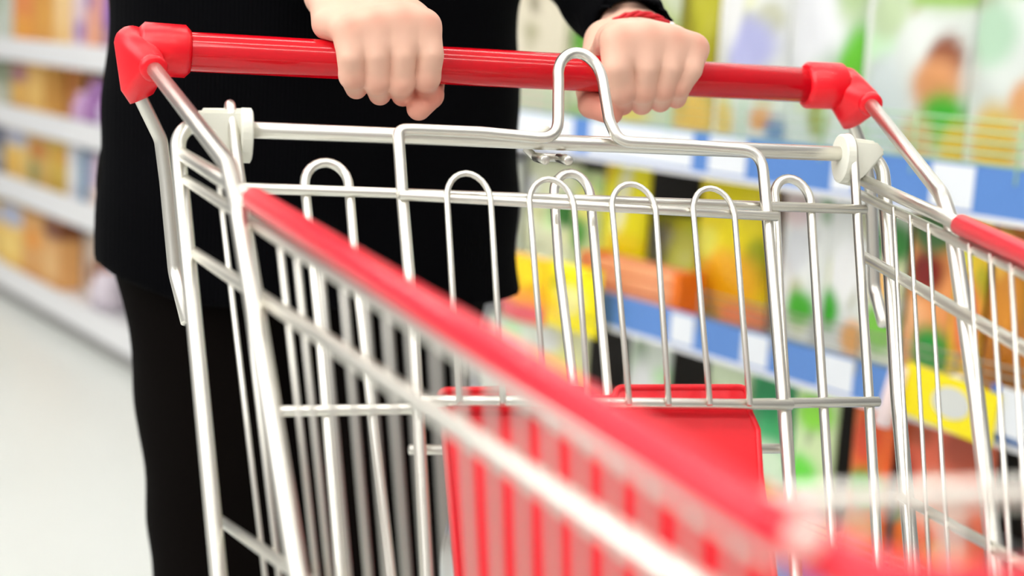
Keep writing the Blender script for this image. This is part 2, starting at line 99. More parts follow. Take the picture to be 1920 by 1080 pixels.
    ('box', -4.56, 0.69, 0.181, 0.187, -0.145, 'cereal_carton', 'orange brown carton beside the violet jars', 'carton', 'far bay cartons', (215, 145, 85), [(0.5, 0.3, 0.4, 0.2, (225, 165, 110))]),
    ('jar', -4.191, 0.69, 0.136, 0.123, -0.03, 'plastic_jar', 'lilac jar standing before the orange brown carton', 'jar', 'violet jars', (205, 165, 205), []),
    ('jar', -4.064, 0.69, 0.12, 0.165, -0.03, 'plastic_jar', 'mauve jar, tallest of the violet jars', 'jar', 'violet jars', (160, 110, 170), []),
    ('jar', -3.939, 0.69, 0.125, 0.121, -0.03, 'plastic_jar', 'white jar among the violet jars', 'jar', 'violet jars', (215, 205, 225), []),
    ('jar', -3.813, 0.69, 0.129, 0.16, -0.03, 'plastic_jar', 'violet jar nearest the black sweater', 'jar', 'violet jars', (165, 125, 190), []),
    ('jar', -3.675, 0.69, 0.148, 0.165, -0.03, 'plastic_jar', 'dark violet jar half hidden by the black sweater', 'jar', 'violet jars', (110, 70, 150), []),
    ('box', -5.379, 0.43, 0.506, 0.181, -0.08, 'cereal_carton', 'navy carton at the far end of the third white shelf', 'carton', 'far bay cartons', (90, 100, 130), [(0.5, 0.4, 0.4, 0.2, (220, 215, 200))]),
    ('box', -4.88, 0.43, 0.287, 0.205, -0.05, 'cereal_carton', 'pale blue and yellow carton on the third white shelf', 'carton', 'far bay cartons', (235, 200, 120), [(0.5, 0.85, 0.6, 0.14, (185, 190, 215)), (0.4, 0.4, 0.3, 0.2, (240, 190, 80))]),
    ('box', -4.616, 0.43, 0.241, 0.201, -0.05, 'cereal_carton', 'ochre and green carton on the third white shelf', 'carton', 'far bay cartons', (215, 175, 95), [(0.5, 0.75, 0.4, 0.14, (210, 130, 50)), (0.3, 0.35, 0.25, 0.2, (150, 150, 90))]),
    ('box', -4.4, 0.43, 0.191, 0.201, -0.05, 'cereal_carton', 'mustard carton on the third white shelf', 'carton', 'far bay cartons', (215, 180, 70), [(0.6, 0.75, 0.3, 0.15, (220, 160, 50)), (0.4, 0.25, 0.3, 0.15, (200, 165, 60))]),
    ('box', -4.241, 0.43, 0.128, 0.197, -0.05, 'cereal_carton', 'white carton beside a thin blue one', 'carton', 'far bay cartons', (220, 218, 225), [(0.5, 0.5, 0.3, 0.2, (235, 235, 235))]),
    ('box', -4.14, 0.43, 0.072, 0.188, -0.05, 'cereal_carton', 'thin teal blue carton on the third white shelf', 'carton', 'far bay cartons', (60, 135, 170), []),
    ('box', -4.015, 0.43, 0.178, 0.188, -0.05, 'cereal_carton', 'lilac and cream carton left of the sweater hem', 'carton', 'far bay cartons', (205, 185, 205), [(0.5, 0.25, 0.4, 0.2, (235, 215, 200))]),
    ('box', -3.833, 0.43, 0.185, 0.192, -0.05, 'cereal_carton', 'cream carton half hidden by the sweater on the third white shelf', 'carton', 'far bay cartons', (225, 210, 190), [(0.4, 0.5, 0.3, 0.2, (235, 180, 130))]),
    ('box', -5.338, 0.115, 0.449, 0.2, -0.06, 'cereal_carton', 'yellow carton at the far end of the bottom shelf', 'carton', 'far bay cartons', (235, 195, 100), [(0.5, 0.8, 0.5, 0.14, (170, 185, 220))]),
    ('box', -4.905, 0.115, 0.279, 0.238, -0.04, 'cereal_carton', 'blue topped yellow carton on the bottom shelf', 'carton', 'far bay cartons', (240, 198, 105), [(0.5, 0.82, 0.6, 0.16, (180, 188, 215)), (0.4, 0.3, 0.4, 0.2, (250, 215, 120))]),
    ('box', -4.648, 0.115, 0.234, 0.234, -0.04, 'cereal_carton', 'tan carton with an orange print on the bottom shelf', 'carton', 'far bay cartons', (222, 165, 95), [(0.5, 0.6, 0.3, 0.15, (235, 150, 40))]),
    ('box', -4.439, 0.115, 0.184, 0.246, -0.04, 'cereal_carton', 'brown topped sandy carton on the bottom shelf', 'carton', 'far bay cartons', (225, 170, 105), [(0.6, 0.85, 0.6, 0.16, (120, 60, 30)), (0.4, 0.3, 0.4, 0.2, (230, 185, 120))]),
    ('box', -4.54, 0.115, 0.127, 0.198, -0.125, 'cereal_carton', 'lavender blue carton on the bottom shelf', 'carton', 'far bay cartons', (130, 150, 205), [(0.4, 0.3, 0.4, 0.2, (170, 185, 210))]),
    ('box', -4.415, 0.115, 0.122, 0.205, -0.125, 'cereal_carton', 'turquoise carton on the bottom shelf', 'carton', 'far bay cartons', (80, 150, 185), [(0.5, 0.85, 0.5, 0.15, (30, 90, 130)), (0.5, 0.25, 0.4, 0.15, (140, 195, 205))]),
    ('box', -4.285, 0.115, 0.138, 0.201, -0.125, 'cereal_carton', 'ivory carton on the bottom shelf', 'carton', 'far bay cartons', (225, 210, 195), [(0.7, 0.35, 0.3, 0.2, (150, 95, 50))]),
    ('box', -4.138, 0.115, 0.152, 0.171, -0.125, 'cereal_carton', 'chestnut and coral carton beside the trouser leg', 'carton', 'far bay cartons', (190, 110, 70), [(0.7, 0.4, 0.3, 0.25, (235, 150, 105)), (0.3, 0.7, 0.3, 0.15, (110, 40, 35))]),
    ('jar', -3.973, 0.117, 0.13, 0.118, -0.02, 'plastic_jar', 'small whitish jar in front of the ivory carton', 'jar', 'bottom shelf jars', (215, 205, 215), []),
]
import bpy, bmesh, math, random
import numpy as np
from mathutils import Vector, Matrix
random.seed(4)
SC = bpy.context.scene
WORLD_TOP, WORLD_FRONT, WORLD_BASE, WORLD_SIDE = .36, .34, .30, .40
COL = SC.collection
V = Vector

# ------------------------------------------------------------------ materials
def lin(c):
    return tuple(((x/255)/12.92 if x/255 <= .04045 else ((x/255+.055)/1.055)**2.4) for x in c)

def mat(name, rgb=(200, 200, 200), rough=.5, metal=0., attr=None, noise=None, bump=None, sss=0., coat=0., emit=None, spec=.5):
    m = bpy.data.materials.new(name); m.use_nodes = True
    nt = m.node_tree; N = nt.nodes; L = nt.links
    b = N['Principled BSDF']
    b.inputs['Roughness'].default_value = rough
    b.inputs['Metallic'].default_value = metal
    b.inputs['Specular IOR Level'].default_value = spec
    b.inputs['Base Color'].default_value = (*lin(rgb), 1)
    if coat: b.inputs['Coat Weight'].default_value = coat; b.inputs['Coat Roughness'].default_value = .08
    if sss:
        b.inputs['Subsurface Weight'].default_value = sss
        b.inputs['Subsurface Radius'].default_value = (.009, .004, .002)
        b.inputs['Subsurface Scale'].default_value = 1.0
    src = None
    if attr:
        a = N.new('ShaderNodeVertexColor'); a.layer_name = attr; src = a.outputs['Color']
    tc = N.new('ShaderNodeTexCoord')
    if noise:
        scale, amt = noise
        n = N.new('ShaderNodeTexNoise'); n.inputs['Scale'].default_value = scale; n.inputs['Detail'].default_value = 3
        L.new(tc.outputs['Object'], n.inputs['Vector'])
        mx = N.new('ShaderNodeMix'); mx.data_type = 'RGBA'; mx.blend_type = 'MULTIPLY'
        mr = N.new('ShaderNodeMapRange'); mr.inputs['To Min'].default_value = 1-amt; mr.inputs['To Max'].default_value = 1+amt*.3
        L.new(n.outputs['Fac'], mr.inputs['Value'])
        mx.inputs['Factor'].default_value = 1
        if src: L.new(src, mx.inputs['A'])
        else: mx.inputs['A'].default_value = (*lin(rgb), 1)
        L.new(mr.outputs['Result'], mx.inputs['B'])
        src = mx.outputs['Result']
    if src: L.new(src, b.inputs['Base Color'])
    if bump:
        kind, scale, strength, dist = bump
        if kind == 'ribs':
            t = N.new('ShaderNodeTexWave'); t.bands_direction = 'X'; t.inputs['Scale'].default_value = scale; t.inputs['Distortion'].default_value = .3
            out = t.outputs['Fac']
        else:
            t = N.new('ShaderNodeTexNoise'); t.inputs['Scale'].default_value = scale; t.inputs['Detail'].default_value = 4
            out = t.outputs['Fac']
        L.new(tc.outputs['Object'], t.inputs['Vector'])
        bp = N.new('ShaderNodeBump'); bp.inputs['Strength'].default_value = strength; bp.inputs['Distance'].default_value = dist
        L.new(out, bp.inputs['Height']); L.new(bp.outputs['Normal'], b.inputs['Normal'])
    if emit:
        b.inputs['Emission Color'].default_value = (*lin(emit[0]), 1); b.inputs['Emission Strength'].default_value = emit[1]
    return m

M = dict(
    wire=mat('zinc_wire', (226, 223, 214), .33, 1.),
    weld=mat('zinc_dull', (215, 213, 205), .4, 1., noise=(90, .15)),
    red_tube=mat('red_handle_plastic', (196, 4, 22), .12, spec=.4),
    red=mat('red_bracket_plastic', (236, 8, 30), .34),
    rail_red=mat('red_rail_sleeve', (226, 14, 46), .28),
    flap_red=mat('red_flap_plastic', (226, 6, 30), .42, bump=('noise', 500, .08, .0004)),
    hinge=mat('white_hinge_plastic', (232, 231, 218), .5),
    rubber=mat('grey_rubber', (60, 60, 62), .7),
    skin=mat('skin', (235, 190, 165), .50, attr='Col', sss=.06, bump=('noise', 420, .10, .0006), spec=.3),
    knit=mat('black_knit', (3, 3, 5), .95, bump=('ribs', 85, .35, .0012), spec=.06),
    cloth=mat('black_brown_cloth', (8, 5, 4), .95, bump=('noise', 160, .25, .001), spec=.06),
    thread=mat('red_thread', (190, 12, 30), .6),
    bead=mat('pale_bead', (235, 215, 205), .2, .6),
    shoe=mat('black_shoe', (20, 20, 22), .4),
    hair=mat('black_hair', (22, 17, 15), .5),
    floor=mat('floor_tile', (221, 224, 219), .32, noise=(1.3, .05)),
    shelf=mat('white_shelf_metal', (238, 238, 240), .35),
    shelf_shade=mat('shaded_shelf_back', (62, 56, 48), .6),  # dark tone paints in the shade seen between the goods
    plinth=mat('grey_plinth', (150, 148, 146), .5),
    blue=mat('blue_price_strip', (92, 138, 208), .35),
    paper=mat('white_price_paper', (236, 240, 246), .6),
    blue_paper=mat('blue_price_paper', (45, 110, 205), .5),
    yellow=mat('yellow_price_paper', (252, 232, 5), .5),
    grey_paper=mat('grey_print', (216, 218, 214), .5),
    pink=mat('pale_pink_plastic', (248, 226, 226), .4),
    green_wire=mat('pale_green_wire', (170, 205, 165), .35, .3),
    grey_wire=mat('grey_wire', (160, 158, 140), .35, .6),
    deep_green_wire=mat('deep_green_wire', (50, 150, 80), .4),
    pouch=mat('printed_film', attr='Col', rough=.28, noise=None),
    carton=mat('printed_card', attr='Col', rough=.5),
    orange=mat('orange_crate_plastic', (250, 172, 124), .4),
    orange_deep=mat('deep_orange_plastic', (246, 120, 20), .4),
    lamp=mat('lamp_tube', (255, 255, 255), .5, emit=((255, 252, 244), 24.)),
    housing=mat('lamp_housing', (230, 230, 230), .5),
)

# ------------------------------------------------------------------ object helpers
def link(o, parent=None):
    COL.objects.link(o)
    if parent is not None: o.parent = parent
    return o

def empty(name, loc=(0, 0, 0), rz=0.):
    o = bpy.data.objects.new(name, None); o.location = loc; o.rotation_euler = (0, 0, rz); o.empty_display_size = .05
    return link(o)

def tag(o, label, cat, group=None):
    o['label'] = label; o['category'] = cat
    if group: o['group'] = group
    return o

def mesh_obj(name, verts, faces, m, parent=None, smooth=True, cols=None):
    me = bpy.data.meshes.new(name)
    me.from_pydata([tuple(v) for v in verts], [], [tuple(f) for f in faces]); me.update()
    if cols is not None:
        a = me.color_attributes.new('Col', 'FLOAT_COLOR', 'POINT')
        a.data.foreach_set('color', np.asarray([(*c, 1.) for c in cols], np.float32).ravel())
    if smooth: me.polygons.foreach_set('use_smooth', [True]*len(me.polygons))
    me.materials.append(m)
    return link(bpy.data.objects.new(name, me), parent)

def bm_obj(name, bm, m, parent=None, smooth=False):
    bmesh.ops.recalc_face_normals(bm, faces=bm.faces[:])
    me = bpy.data.meshes.new(name); bm.to_mesh(me); bm.free()
    if smooth: me.polygons.foreach_set('use_smooth', [True]*len(me.polygons))
    me.materials.append(m)
    return link(bpy.data.objects.new(name, me), parent)

def box(bm, c, s, bevel=0., rot=None):
    r = bmesh.ops.create_cube(bm, size=1.); vs = r['verts']
    bmesh.ops.scale(bm, vec=s, verts=vs)
    if bevel:
        es = list({e for v in vs for e in v.link_edges})
        rb = bmesh.ops.bevel(bm, geom=es, offset=bevel, segments=2, affect='EDGES', profile=.5)
        vs = list({v for v in rb['verts']} | {v for v in vs if v.is_valid})
    if rot is not None: bmesh.ops.rotate(bm, cent=(0, 0, 0), matrix=rot, verts=vs)
    bmesh.ops.translate(bm, vec=c, verts=vs)
    return vs

def fillet(pts, R):
    pts = [V(p) for p in pts]
    if len(pts) < 3 or not R: return pts
    out = [pts[0]]
    for i in range(1, len(pts)-1):
        p, a, b = pts[i], pts[i-1], pts[i+1]
        ua, ub = a-p, b-p
        la, lb = ua.length, ub.length
        if la < 1e-6 or lb < 1e-6 or ua.angle(ub) > 3.0: out.append(p); continue
        ang = ua.angle(ub); d = min(R/math.tan(ang/2), la*.48, lb*.48)
        A, B = p+ua*(d/la), p+ub*(d/lb)
        for k in range(7):
            t = k/6; out.append(A*(1-t)**2+p*2*t*(1-t)+B*t*t)
    out.append(pts[-1]); return out

def tube_geo(pts, r, n=14, cap=True):
    pts = [V(p) for p in pts]
    q = [pts[0]]
    for p in pts[1:]:
        if (p-q[-1]).length > 1e-5: q.append(p)
    pts = q
    vs, fs = [], []
    t0 = (pts[1]-pts[0]).normalized()
    up = V((0, 0, 1)) if abs(t0.z) < .9 else V((1, 0, 0))
    nrm = t0.cross(up).normalized(); prev = t0
    rings = []
    for i, p in enumerate(pts):
        if i == 0: t = t0
        elif i == len(pts)-1: t = (pts[-1]-pts[-2]).normalized()
        else: t = ((pts[i]-pts[i-1]).normalized()+(pts[i+1]-pts[i]).normalized()).normalized()
        nrm = prev.rotation_difference(t) @ nrm; nrm = (nrm-t*nrm.dot(t)).normalized(); prev = t
        bn = t.cross(nrm)
        rr = r[i] if isinstance(r, (list, tuple)) else r
        ring = []
        for k in range(n):
            a = 2*math.pi*k/n; ring.append(len(vs)); vs.append(p+(nrm*math.cos(a)+bn*math.sin(a))*rr)
        rings.append(ring)
    if cap:     # small chamfered ends
        def ext(ring, p, t, rr):
            new = []
            for k in range(n): new.append(len(vs)); vs.append(p+(V(vs[ring[k]])-p)*.8+t*rr*.2)
            return new
        rr = r if not isinstance(r, (list, tuple)) else r[0]
        first = ext(rings[0], pts[0], -t0, rr)
        rings.insert(0, first)
        rr = r if not isinstance(r, (list, tuple)) else r[-1]
        rings.append(ext(rings[-1], pts[-1], (pts[-1]-pts[-2]).normalized(), rr))
    for a, b in zip(rings, rings[1:]):
        for k in range(n): fs.append((a[k], a[(k+1) % n], b[(k+1) % n], b[k]))
    if cap:
        fs.append(tuple(reversed(rings[0]))); fs.append(tuple(rings[-1]))
    return vs, fs

def tube(name, pts, r, m, parent, R=0, n=14):
    vs, fs = tube_geo(fillet(pts, R), r, n)
    return mesh_obj(name, vs, fs, m, parent)

def multi_tube(name, paths, r, m, parent, R=0, n=8):
    vs, fs = [], []
    for p in paths:
        v, f = tube_geo(fillet(p, R), r, n); o = len(vs)
        vs += v; fs += [tuple(i+o for i in q) for q in f]
    return mesh_obj(name, vs, fs, m, parent)

def hull(name, balls, m, parent, bevel=0.):
    bm = bmesh.new()
    for c, r in balls:
        res = bmesh.ops.create_icosphere(bm, subdivisions=3, radius=r)
        bmesh.ops.translate(bm, vec=c, verts=res['verts'])
    g = bmesh.ops.convex_hull(bm, input=bm.verts[:])
    dead = list({e for e in g['geom_interior']+g['geom_unused'] if isinstance(e, bmesh.types.BMVert)})
    bmesh.ops.delete(bm, geom=dead, context='VERTS')
    return bm_obj(name, bm, m, parent, True)

# ------------------------------------------------------------------ smooth solid modelling (distance field + surface nets)
class Field:
    def __init__(s, lo, hi, h):
        s.lo = np.array(lo, np.float32); s.h = h
        n = np.ceil((np.array(hi)-np.array(lo))/h).astype(int)+1
        ax = [s.lo[i]+h*np.arange(n[i], dtype=np.float32) for i in range(3)]
        s.X, s.Y, s.Z = np.meshgrid(*ax, indexing='ij', sparse=True)
        s.n = n
        s.d = np.full(n, 1., np.float32)
    def cone(s, a, b, ra, rb, sq=None):
        a = np.array(a, np.float32); b = np.array(b, np.float32); ab = b-a; l2 = max(float(ab@ab), 1e-9)
        px, py, pz = s.X-a[0], s.Y-a[1], s.Z-a[2]
        t = np.clip((px*ab[0]+py*ab[1]+pz*ab[2])/l2, 0, 1)
        return np.sqrt((px-t*ab[0])**2+(py-t*ab[1])**2+(pz-t*ab[2])**2)-(ra+(rb-ra)*t)
    def ell(s, c, r):
        q = np.sqrt(((s.X-c[0])/r[0])**2+((s.Y-c[1])/r[1])**2+((s.Z-c[2])/r[2])**2)
        return (q-1)*min(r)
    def mesh(s):
        return surface_nets(s.d, s.lo, s.h)

def smin(a, b, k):
    h = np.maximum(k-np.abs(a-b), 0)/k
    return np.minimum(a, b)-h*h*k*.25

def smax(a, b, k): return -smin(-a, -b, k)

def surface_nets(f, lo, h):
    ins = f < 0
    nx, ny, nz = f.shape
    c = np.zeros((nx-1, ny-1, nz-1), np.int8)
    for i in (0, 1):
        for j in (0, 1):
            for k in (0, 1): c += ins[i:nx-1+i, j:ny-1+j, k:nz-1+k]
    act = (c > 0) & (c < 8)
    idx = np.full(act.shape, -1, np.int64); I, J, K = np.nonzero(act); idx[I, J, K] = np.arange(len(I))
    acc = np.zeros((len(I), 3)); cnt = np.zeros(len(I))
    cor = [(i, j, k) for i in (0, 1) for j in (0, 1) for k in (0, 1)]
    for a in cor:
        for b in cor:
            if sum(abs(a[m]-b[m]) for m in range(3)) == 1 and a < b:
                fa = f[I+a[0], J+a[1], K+a[2]]; fb = f[I+b[0], J+b[1], K+b[2]]
                cr = (fa < 0) != (fb < 0)
                t = np.where(cr, fa/np.where(fa == fb, 1, fa-fb), 0)
                for m in range(3): acc[:, m] += np.where(cr, a[m]+t*(b[m]-a[m]), 0)
                cnt += cr
    P = acc/cnt[:, None]+np.stack([I, J, K], 1)
    P = P*h+np.array(lo)
    F = []
    for ax in range(3):
        sl0 = [slice(None)]*3; sl1 = [slice(None)]*3
        sl0[ax] = slice(0, -1); sl1[ax] = slice(1, None)
        ch = ins[tuple(sl0)] != ins[tuple(sl1)]
        o = [m for m in range(3) if m != ax]
        E = np.stack(np.nonzero(ch), 1)
        ok = (E[:, o[0]] > 0) & (E[:, o[1]] > 0) & (E[:, o[0]] < f.shape[o[0]]-1) & (E[:, o[1]] < f.shape[o[1]]-1)
        E = E[ok]
        def cell(d0, d1):
            q = E.copy(); q[:, o[0]] -= d0; q[:, o[1]] -= d1
            return idx[q[:, 0], q[:, 1], q[:, 2]]
        quad = np.stack([cell(1, 1), cell(0, 1), cell(0, 0), cell(1, 0)], 1)
        flip = ins[E[:, 0], E[:, 1], E[:, 2]]
        if ax == 1: flip = ~flip
        quad[~flip] = quad[~flip][:, ::-1]
        F.append(quad)
    return P, np.concatenate(F)

# ================================================================== SHOPPING CART
cart = empty('shopping_cart', (0, -.4, 0))
tag(cart, 'wire shopping cart with red handle bar, red rail sleeves and red seat flap', 'shopping cart')
CART0 = V((0, -.4, 0))
def into(o, root=None):          # build in world metres, store relative to the cart's base
    if o.type == 'MESH':
        o.data.transform(Matrix.Translation(-CART0))
    return o
W_ = M['wire']
def ctube(name, pts, r, parent=None, R=0, n=16, m=None):
    return into(tube(name, pts, r, m or W_, parent or cart, R, n))

# handle bar and its end brackets
ctube('handle_bar', [(-.256, 0, 1.03), (.256, 0, 1.03)], .0140, n=32, m=M['red_tube'])
for s in (-1, 1):
    TL = G_tube_l if s < 0 else G_tube_r
    RL = G_rear_l if s < 0 else G_rear_r
    f0 = V(TL[0]); r0 = V(RL[0])
    el = V((s*.280, .004, 1.0335))
    fdir = (V(TL[1])-f0).normalized(); 
    rd = (V(RL[1])-r0).normalized()
    bm = bmesh.new()
    for c, r in ((el, .0125), (el+V((-s*.006, .001, -.004)), .0135)):
        res = bmesh.ops.create_icosphere(bm, subdivisions=3, radius=r); bmesh.ops.translate(bm, vec=c, verts=res['verts'])
    for c, dr, r in ((f0, fdir, .0088), (f0-fdir*.012, fdir, .0096), (r0+V((0, 0, .001)), rd, .0088), (r0-rd*.012, rd, .0100)):
        q = V((0, 0, 1)).rotation_difference(dr)
        for k in range(32):
            a = 2*math.pi*k/32; bm.verts.new(c+q @ V((r*math.cos(a), r*math.sin(a), 0)))
    g = bmesh.ops.convex_hull(bm, input=bm.verts[:])
    dead = list({e for e in g['geom_interior']+g['geom_unused'] if isinstance(e, bmesh.types.BMVert)})
    bmesh.ops.delete(bm, geom=dead, context='VERTS')
    br = into(bm_obj('end_bracket', bm, M['red'], cart, True))
    br['label'] = 'red plastic elbow bracket'
    # collar round the handle, socket lips round the two tubes
    into(tube('collar', [(s*.244, 0, 1.03), (s*.272, 0, 1.0305)], .0186, M['red'], br, 0, 32))
    into(tube('socket', [f0-fdir*.004, f0+fdir*.0012], .0094, M['red'], br, 0, 24))
    # front support: from bracket down to the rim, then down the basket side
    P = [f0-fdir*.01, TL[1]]+(G_tl if s < 0 else G_tr)
    last = V(P[-1]); d = (last-V(P[-2])).normalized()
    P = P+[last+d*.16]
    ctube('support_tube', P, .0053, R=.03, n=20)
    ctube('rear_support_tube', [r0-rd*.008]+[V(p) for p in RL], .0050, R=.02, n=18)

# chassis: inverted U carrying the gate hinge bar
def lerp(a, b, t): return V(a)*(1-t)+V(b)*t
LP = [V(p) for p in G_post_l]; RP = [V(p) for p in G_post_r]
def down(pp): d = (pp[0]-pp[1]).normalized(); return pp[0]+d*.16
frame = ctube('chassis_frame', [down(LP)]+LP+[V(p) for p in G_post_l_top], .0052, R=.02, n=20)
ctube('chassis_frame', [down(RP)]+RP+[V(p) for p in G_post_r_top], .0052, R=.02, n=20)
ctube('hinge_bar', [V(G_cross[0])-V((.02, 0, 0)), V(G_cross[1])+V((.012, 0, 0))], .0056, n=24)

# white plastic hinges
for s in (-1, 1):
    hx = G_cross[0][0] if s < 0 else G_cross[1][0]
    hy, hz = -.088, .982
    bm = bmesh.new()
    # wing: a tapered wedge reaching outward and back
    prof = [(-.002, .012), (.020, .011), (.029, .003), (.012, -.018), (.000, -.024)]
    if s < 0: prof = [(-.004, .014), (.026, .013), (.031, .004), (.022, -.012), (.000, -.022)]
    f_, b_ = [], []
    for (u, w) in prof:
        f_.append(bm.verts.new((hx+s*u, hy-.0075, hz+w))); b_.append(bm.verts.new((hx+s*u, hy+.013, hz+w)))
    bm.faces.new(f_); bm.faces.new(b_[::-1])
    for i in range(len(prof)):
        j = (i+1) % len(prof); bm.faces.new((f_[i], b_[i], b_[j], f_[j]))
    bmesh.ops.bevel(bm, geom=bm.edges[:], offset=.002, segments=2, affect='EDGES')
    hb = into(bm_obj('hinge_block', bm, M['hinge'], cart, False))
    # flange disc round the bar on the inner side
    vs, fs = [], []
    n = 28
    ring = []
    for x_, k_ in ((-.004, .9), (-.003, 1.), (.003, 1.), (.004, .9)):
        rr = []
        for i in range(n):
            a = 2*math.pi*i/n
            ry, rz = .0135*k_, (.0150 if math.sin(a) > 0 else .0215)*k_
            rr.append(len(vs)); vs.append((hx+s*(-.003+x_), hy+ry*math.cos(a)-.001, hz+rz*math.sin(a)))
        ring.append(rr)
    for a, b in zip(ring, ring[1:]):
        for i in range(n): fs.append((a[i], a[(i+1) % n], b[(i+1) % n], b[i]))
    fs.append(tuple(ring[0][::-1])); fs.append(tuple(ring[-1]))
    into(mesh_obj('flange', vs, fs, M['hinge'], hb, smooth=False))

# latch behind the hinge bar: a disc and two pins
def pxm(a, b, t): return lerp(a, b, t)
xa = lerp(G_cross[0], G_cross[1], .464)
lt = into(tube('latch', [xa+V((0, .009, -.004)), xa+V((0, .009, .0085))], .0095, M['hinge'], cart, 0, 22))
for dx in (-.0045, .0125):
    c = xa+V((dx+.004, -.004, -.0105))
    into(tube('pin', [c+V((0, .012, -.001)), c+V((0, -.010, -.001))], .0034, M['wire'], lt, 0, 14))
into(tube('clip', [xa+V((-.006, .016, -.006)), xa+V((.0, .014, -.012)), xa+V((.024, .014, -.012))], .003, M['weld'], lt, .004, 10))

# rear gate
gl = [V(p) for p in G_gate_left]; gr = [V(p) for p in G_gate_right]
def over(pp):     # the end wire loops over the hinge bar
    t = pp[-1]
    return pp[:-1]+[t+V((0, -.004, 0)), t+V((0, .006, .005)), t+V((0, .013, -.006)), t+V((0, .012, -.022))]
gate = ctube('rear_gate', over(gl), .0036, R=.008, n=14)
ctube('gate_end_wire', over(gr), .0036, gate, R=.008, n=14)
ctube('gate_bar', G_gate_top, .0036, gate); ctube('gate_bar', G_gate_low, .0036, gate)
for k in 'ABC':
    ctube('gate_hoop', globals()['G_hoop'+k], .0034, gate, n=14)
# child seat flap in front of the gate
flap = ctube('seat_frame', G_flap, .0041, R=.016, n=18)
ctube('seat_bar', G_flap_top, .0034, flap); ctube('seat_bar', G_flap_low, .0036, flap)
ctube('seat_bar', G_flap_rear, .0034, flap)
for k in '1234':
    ctube('seat_hoop', globals()['G_thin'+k], .0021, flap, n=10)
# red flap: a moulded sheet with thickness and a rolled rim
pan = [V(p) for p in G_panel]
bm = bmesh.new()
nrm = V((0, -1, .6)).normalized()
out = fillet(pan+[pan[0], pan[1]], .008)
pan_r = fillet([pan[-1]]+pan+[pan[0]], .006)[1:-1]
fv = [bm.verts.new(p+nrm*.0016) for p in pan_r]
face = bm.faces.new(fv)
ext = bmesh.ops.extrude_face_region(bm, geom=[face])
vs_ = [e for e in ext['geom'] if isinstance(e, bmesh.types.BMVert)]
bmesh.ops.translate(bm, vec=-nrm*.0032, verts=vs_)
sp = into(bm_obj('seat_panel', bm, M['flap_red'], cart, False)); sp['label'] = 'red plastic seat flap with a notched top edge'
rim = [p+nrm*.001 for p in pan_r]
into(tube('rolled_rim', rim+[rim[0]], .0024, M['flap_red'], sp, 0, 8))

# basket sides
def raily(s, y):
    a, b = (G_rail_l if s < 0 else G_rail_r); t = (y-a[1])/(b[1]-a[1]); return lerp(a, b, t)
# (place along the rim, forward lean): the rear wires follow the leaning gate, the front ones stand upright
LY = [(-.170, .42), (-.203, .42), (-.292, .28), (-.322, .20), (-.361, .12), (-.395, .10), (-.424, .08), (-.452, .06), (-.480, .02), (-.507, -.02), (-.532, .0), (-.560, -.06),
      (-.585, -.08), (-.607, -.05), (-.630, -.1), (-.651, -.09), (-.672, -.1), (-.695, -.1), (-.717, -.1)]
RY = [(-.156, .48), (-.186, .48), (-.217, .48), (-.280, .48), (-.310, .47), (-.337, .45)]+[(y, .44-.030*i) for i, (y, l_) in enumerate(LY[4:])]
def downs(s, y, t, lean=.48):
    return raily(s, y)+V((-s*.11, -lean, -1))*t
for s in (-1, 1):
    a, b = (G_rail_l if s < 0 else G_rail_r); a = V(a); b = V(b)
    t_red = -.262
    side = ctube('side_panel', [a+(a-b).normalized()*.012, raily(s, t_red-.01)], .0046, n=18)
    # red sleeve
    sl = ctube('rail_sleeve', [raily(s, t_red), raily(s, -.742)], .0068, n=24, m=M['rail_red'])
    sl['label'] = 'red plastic sleeve on the basket rim'
    for nm in (('under', 'mid') if 1 else ()):
        g = globals()['G_%s_%s' % ('l' if s < 0 else 'r', nm)]
        p, q = V(g[0]), V(g[-1]); d = (q-p).normalized()
        p = p-d*.006; q = p+d*((-.742-p.y)/d.y)
        ctube('side_wire', [p, q], .0036 if nm == 'under' else .0041, side)
    g = globals()['G_%s_low' % ('l' if s < 0 else 'r')]
    p, q = V(g[0]), V(g[-1]); d = (q-p).normalized(); q = p+d*((-.738-p.y)/d.y)
    ctube('side_wire', [p, q], .0034, side)
    for y, ln in (LY if s < 0 else RY):
        top = downs(s, y, .008, ln)+V((s*-.0035, 0, 0)); bot = downs(s, y, .335, ln)+V((s*-.0035, 0, 0))
        ctube('upright_wire', [top, bot], .0015, side, n=8)
    ctube('side_wire', [downs(s, -.17, .335), downs(s, -.717, .335, -.1 if s < 0 else .02)], .0034, side)
# front of the basket
fl, fr = V(G_rail_l[1]), V(G_rail_r[1])
fp = ctube('front_panel', [V((fl.x-.002, -.728, fl.z+.0025)), V((fr.x+.002, -.728, fl.z+.0025))], .0034, n=14)
mx_ = V((-1, 1, 1))
FC = [fl, V((-.134, -.762, .9290)), V((-.124, -.775, .9275)), V((-.098, -.781, .9270))]
fb = ctube('front_rail_sleeve', FC+[V((-p.x, p.y, p.z)) for p in FC[:0:-1]]+[fr], .0070, R=.012, n=20, m=M['rail_red'])
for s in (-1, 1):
    q = V((-s*G_glint[0], G_glint[1], G_glint[2])); dq = V((s*.3, -.8, .5)).normalized()
    into(tube('corner_glint', [q-dq*.004, q+dq*.0012], .0036, M['hinge'], fb, 0, 16))  # white disc added to imitate a highlight on the corner
fb['label'] = 'red plastic bumper sleeve round the front of the basket'
for i in range(9):
    x = -.115+.23*i/8
    ctube('front_wire', [(x, -.735, .93), (x*.9, -.755, .62)], .0019, fp, n=8)
for z in (.85, .76, .64): ctube('front_wire', [(-.135+.1*(.93-z), -.745-.05*(.93-z), z), (.135-.1*(.93-z), -.745-.05*(.93-z), z)], .003, fp, n=8)
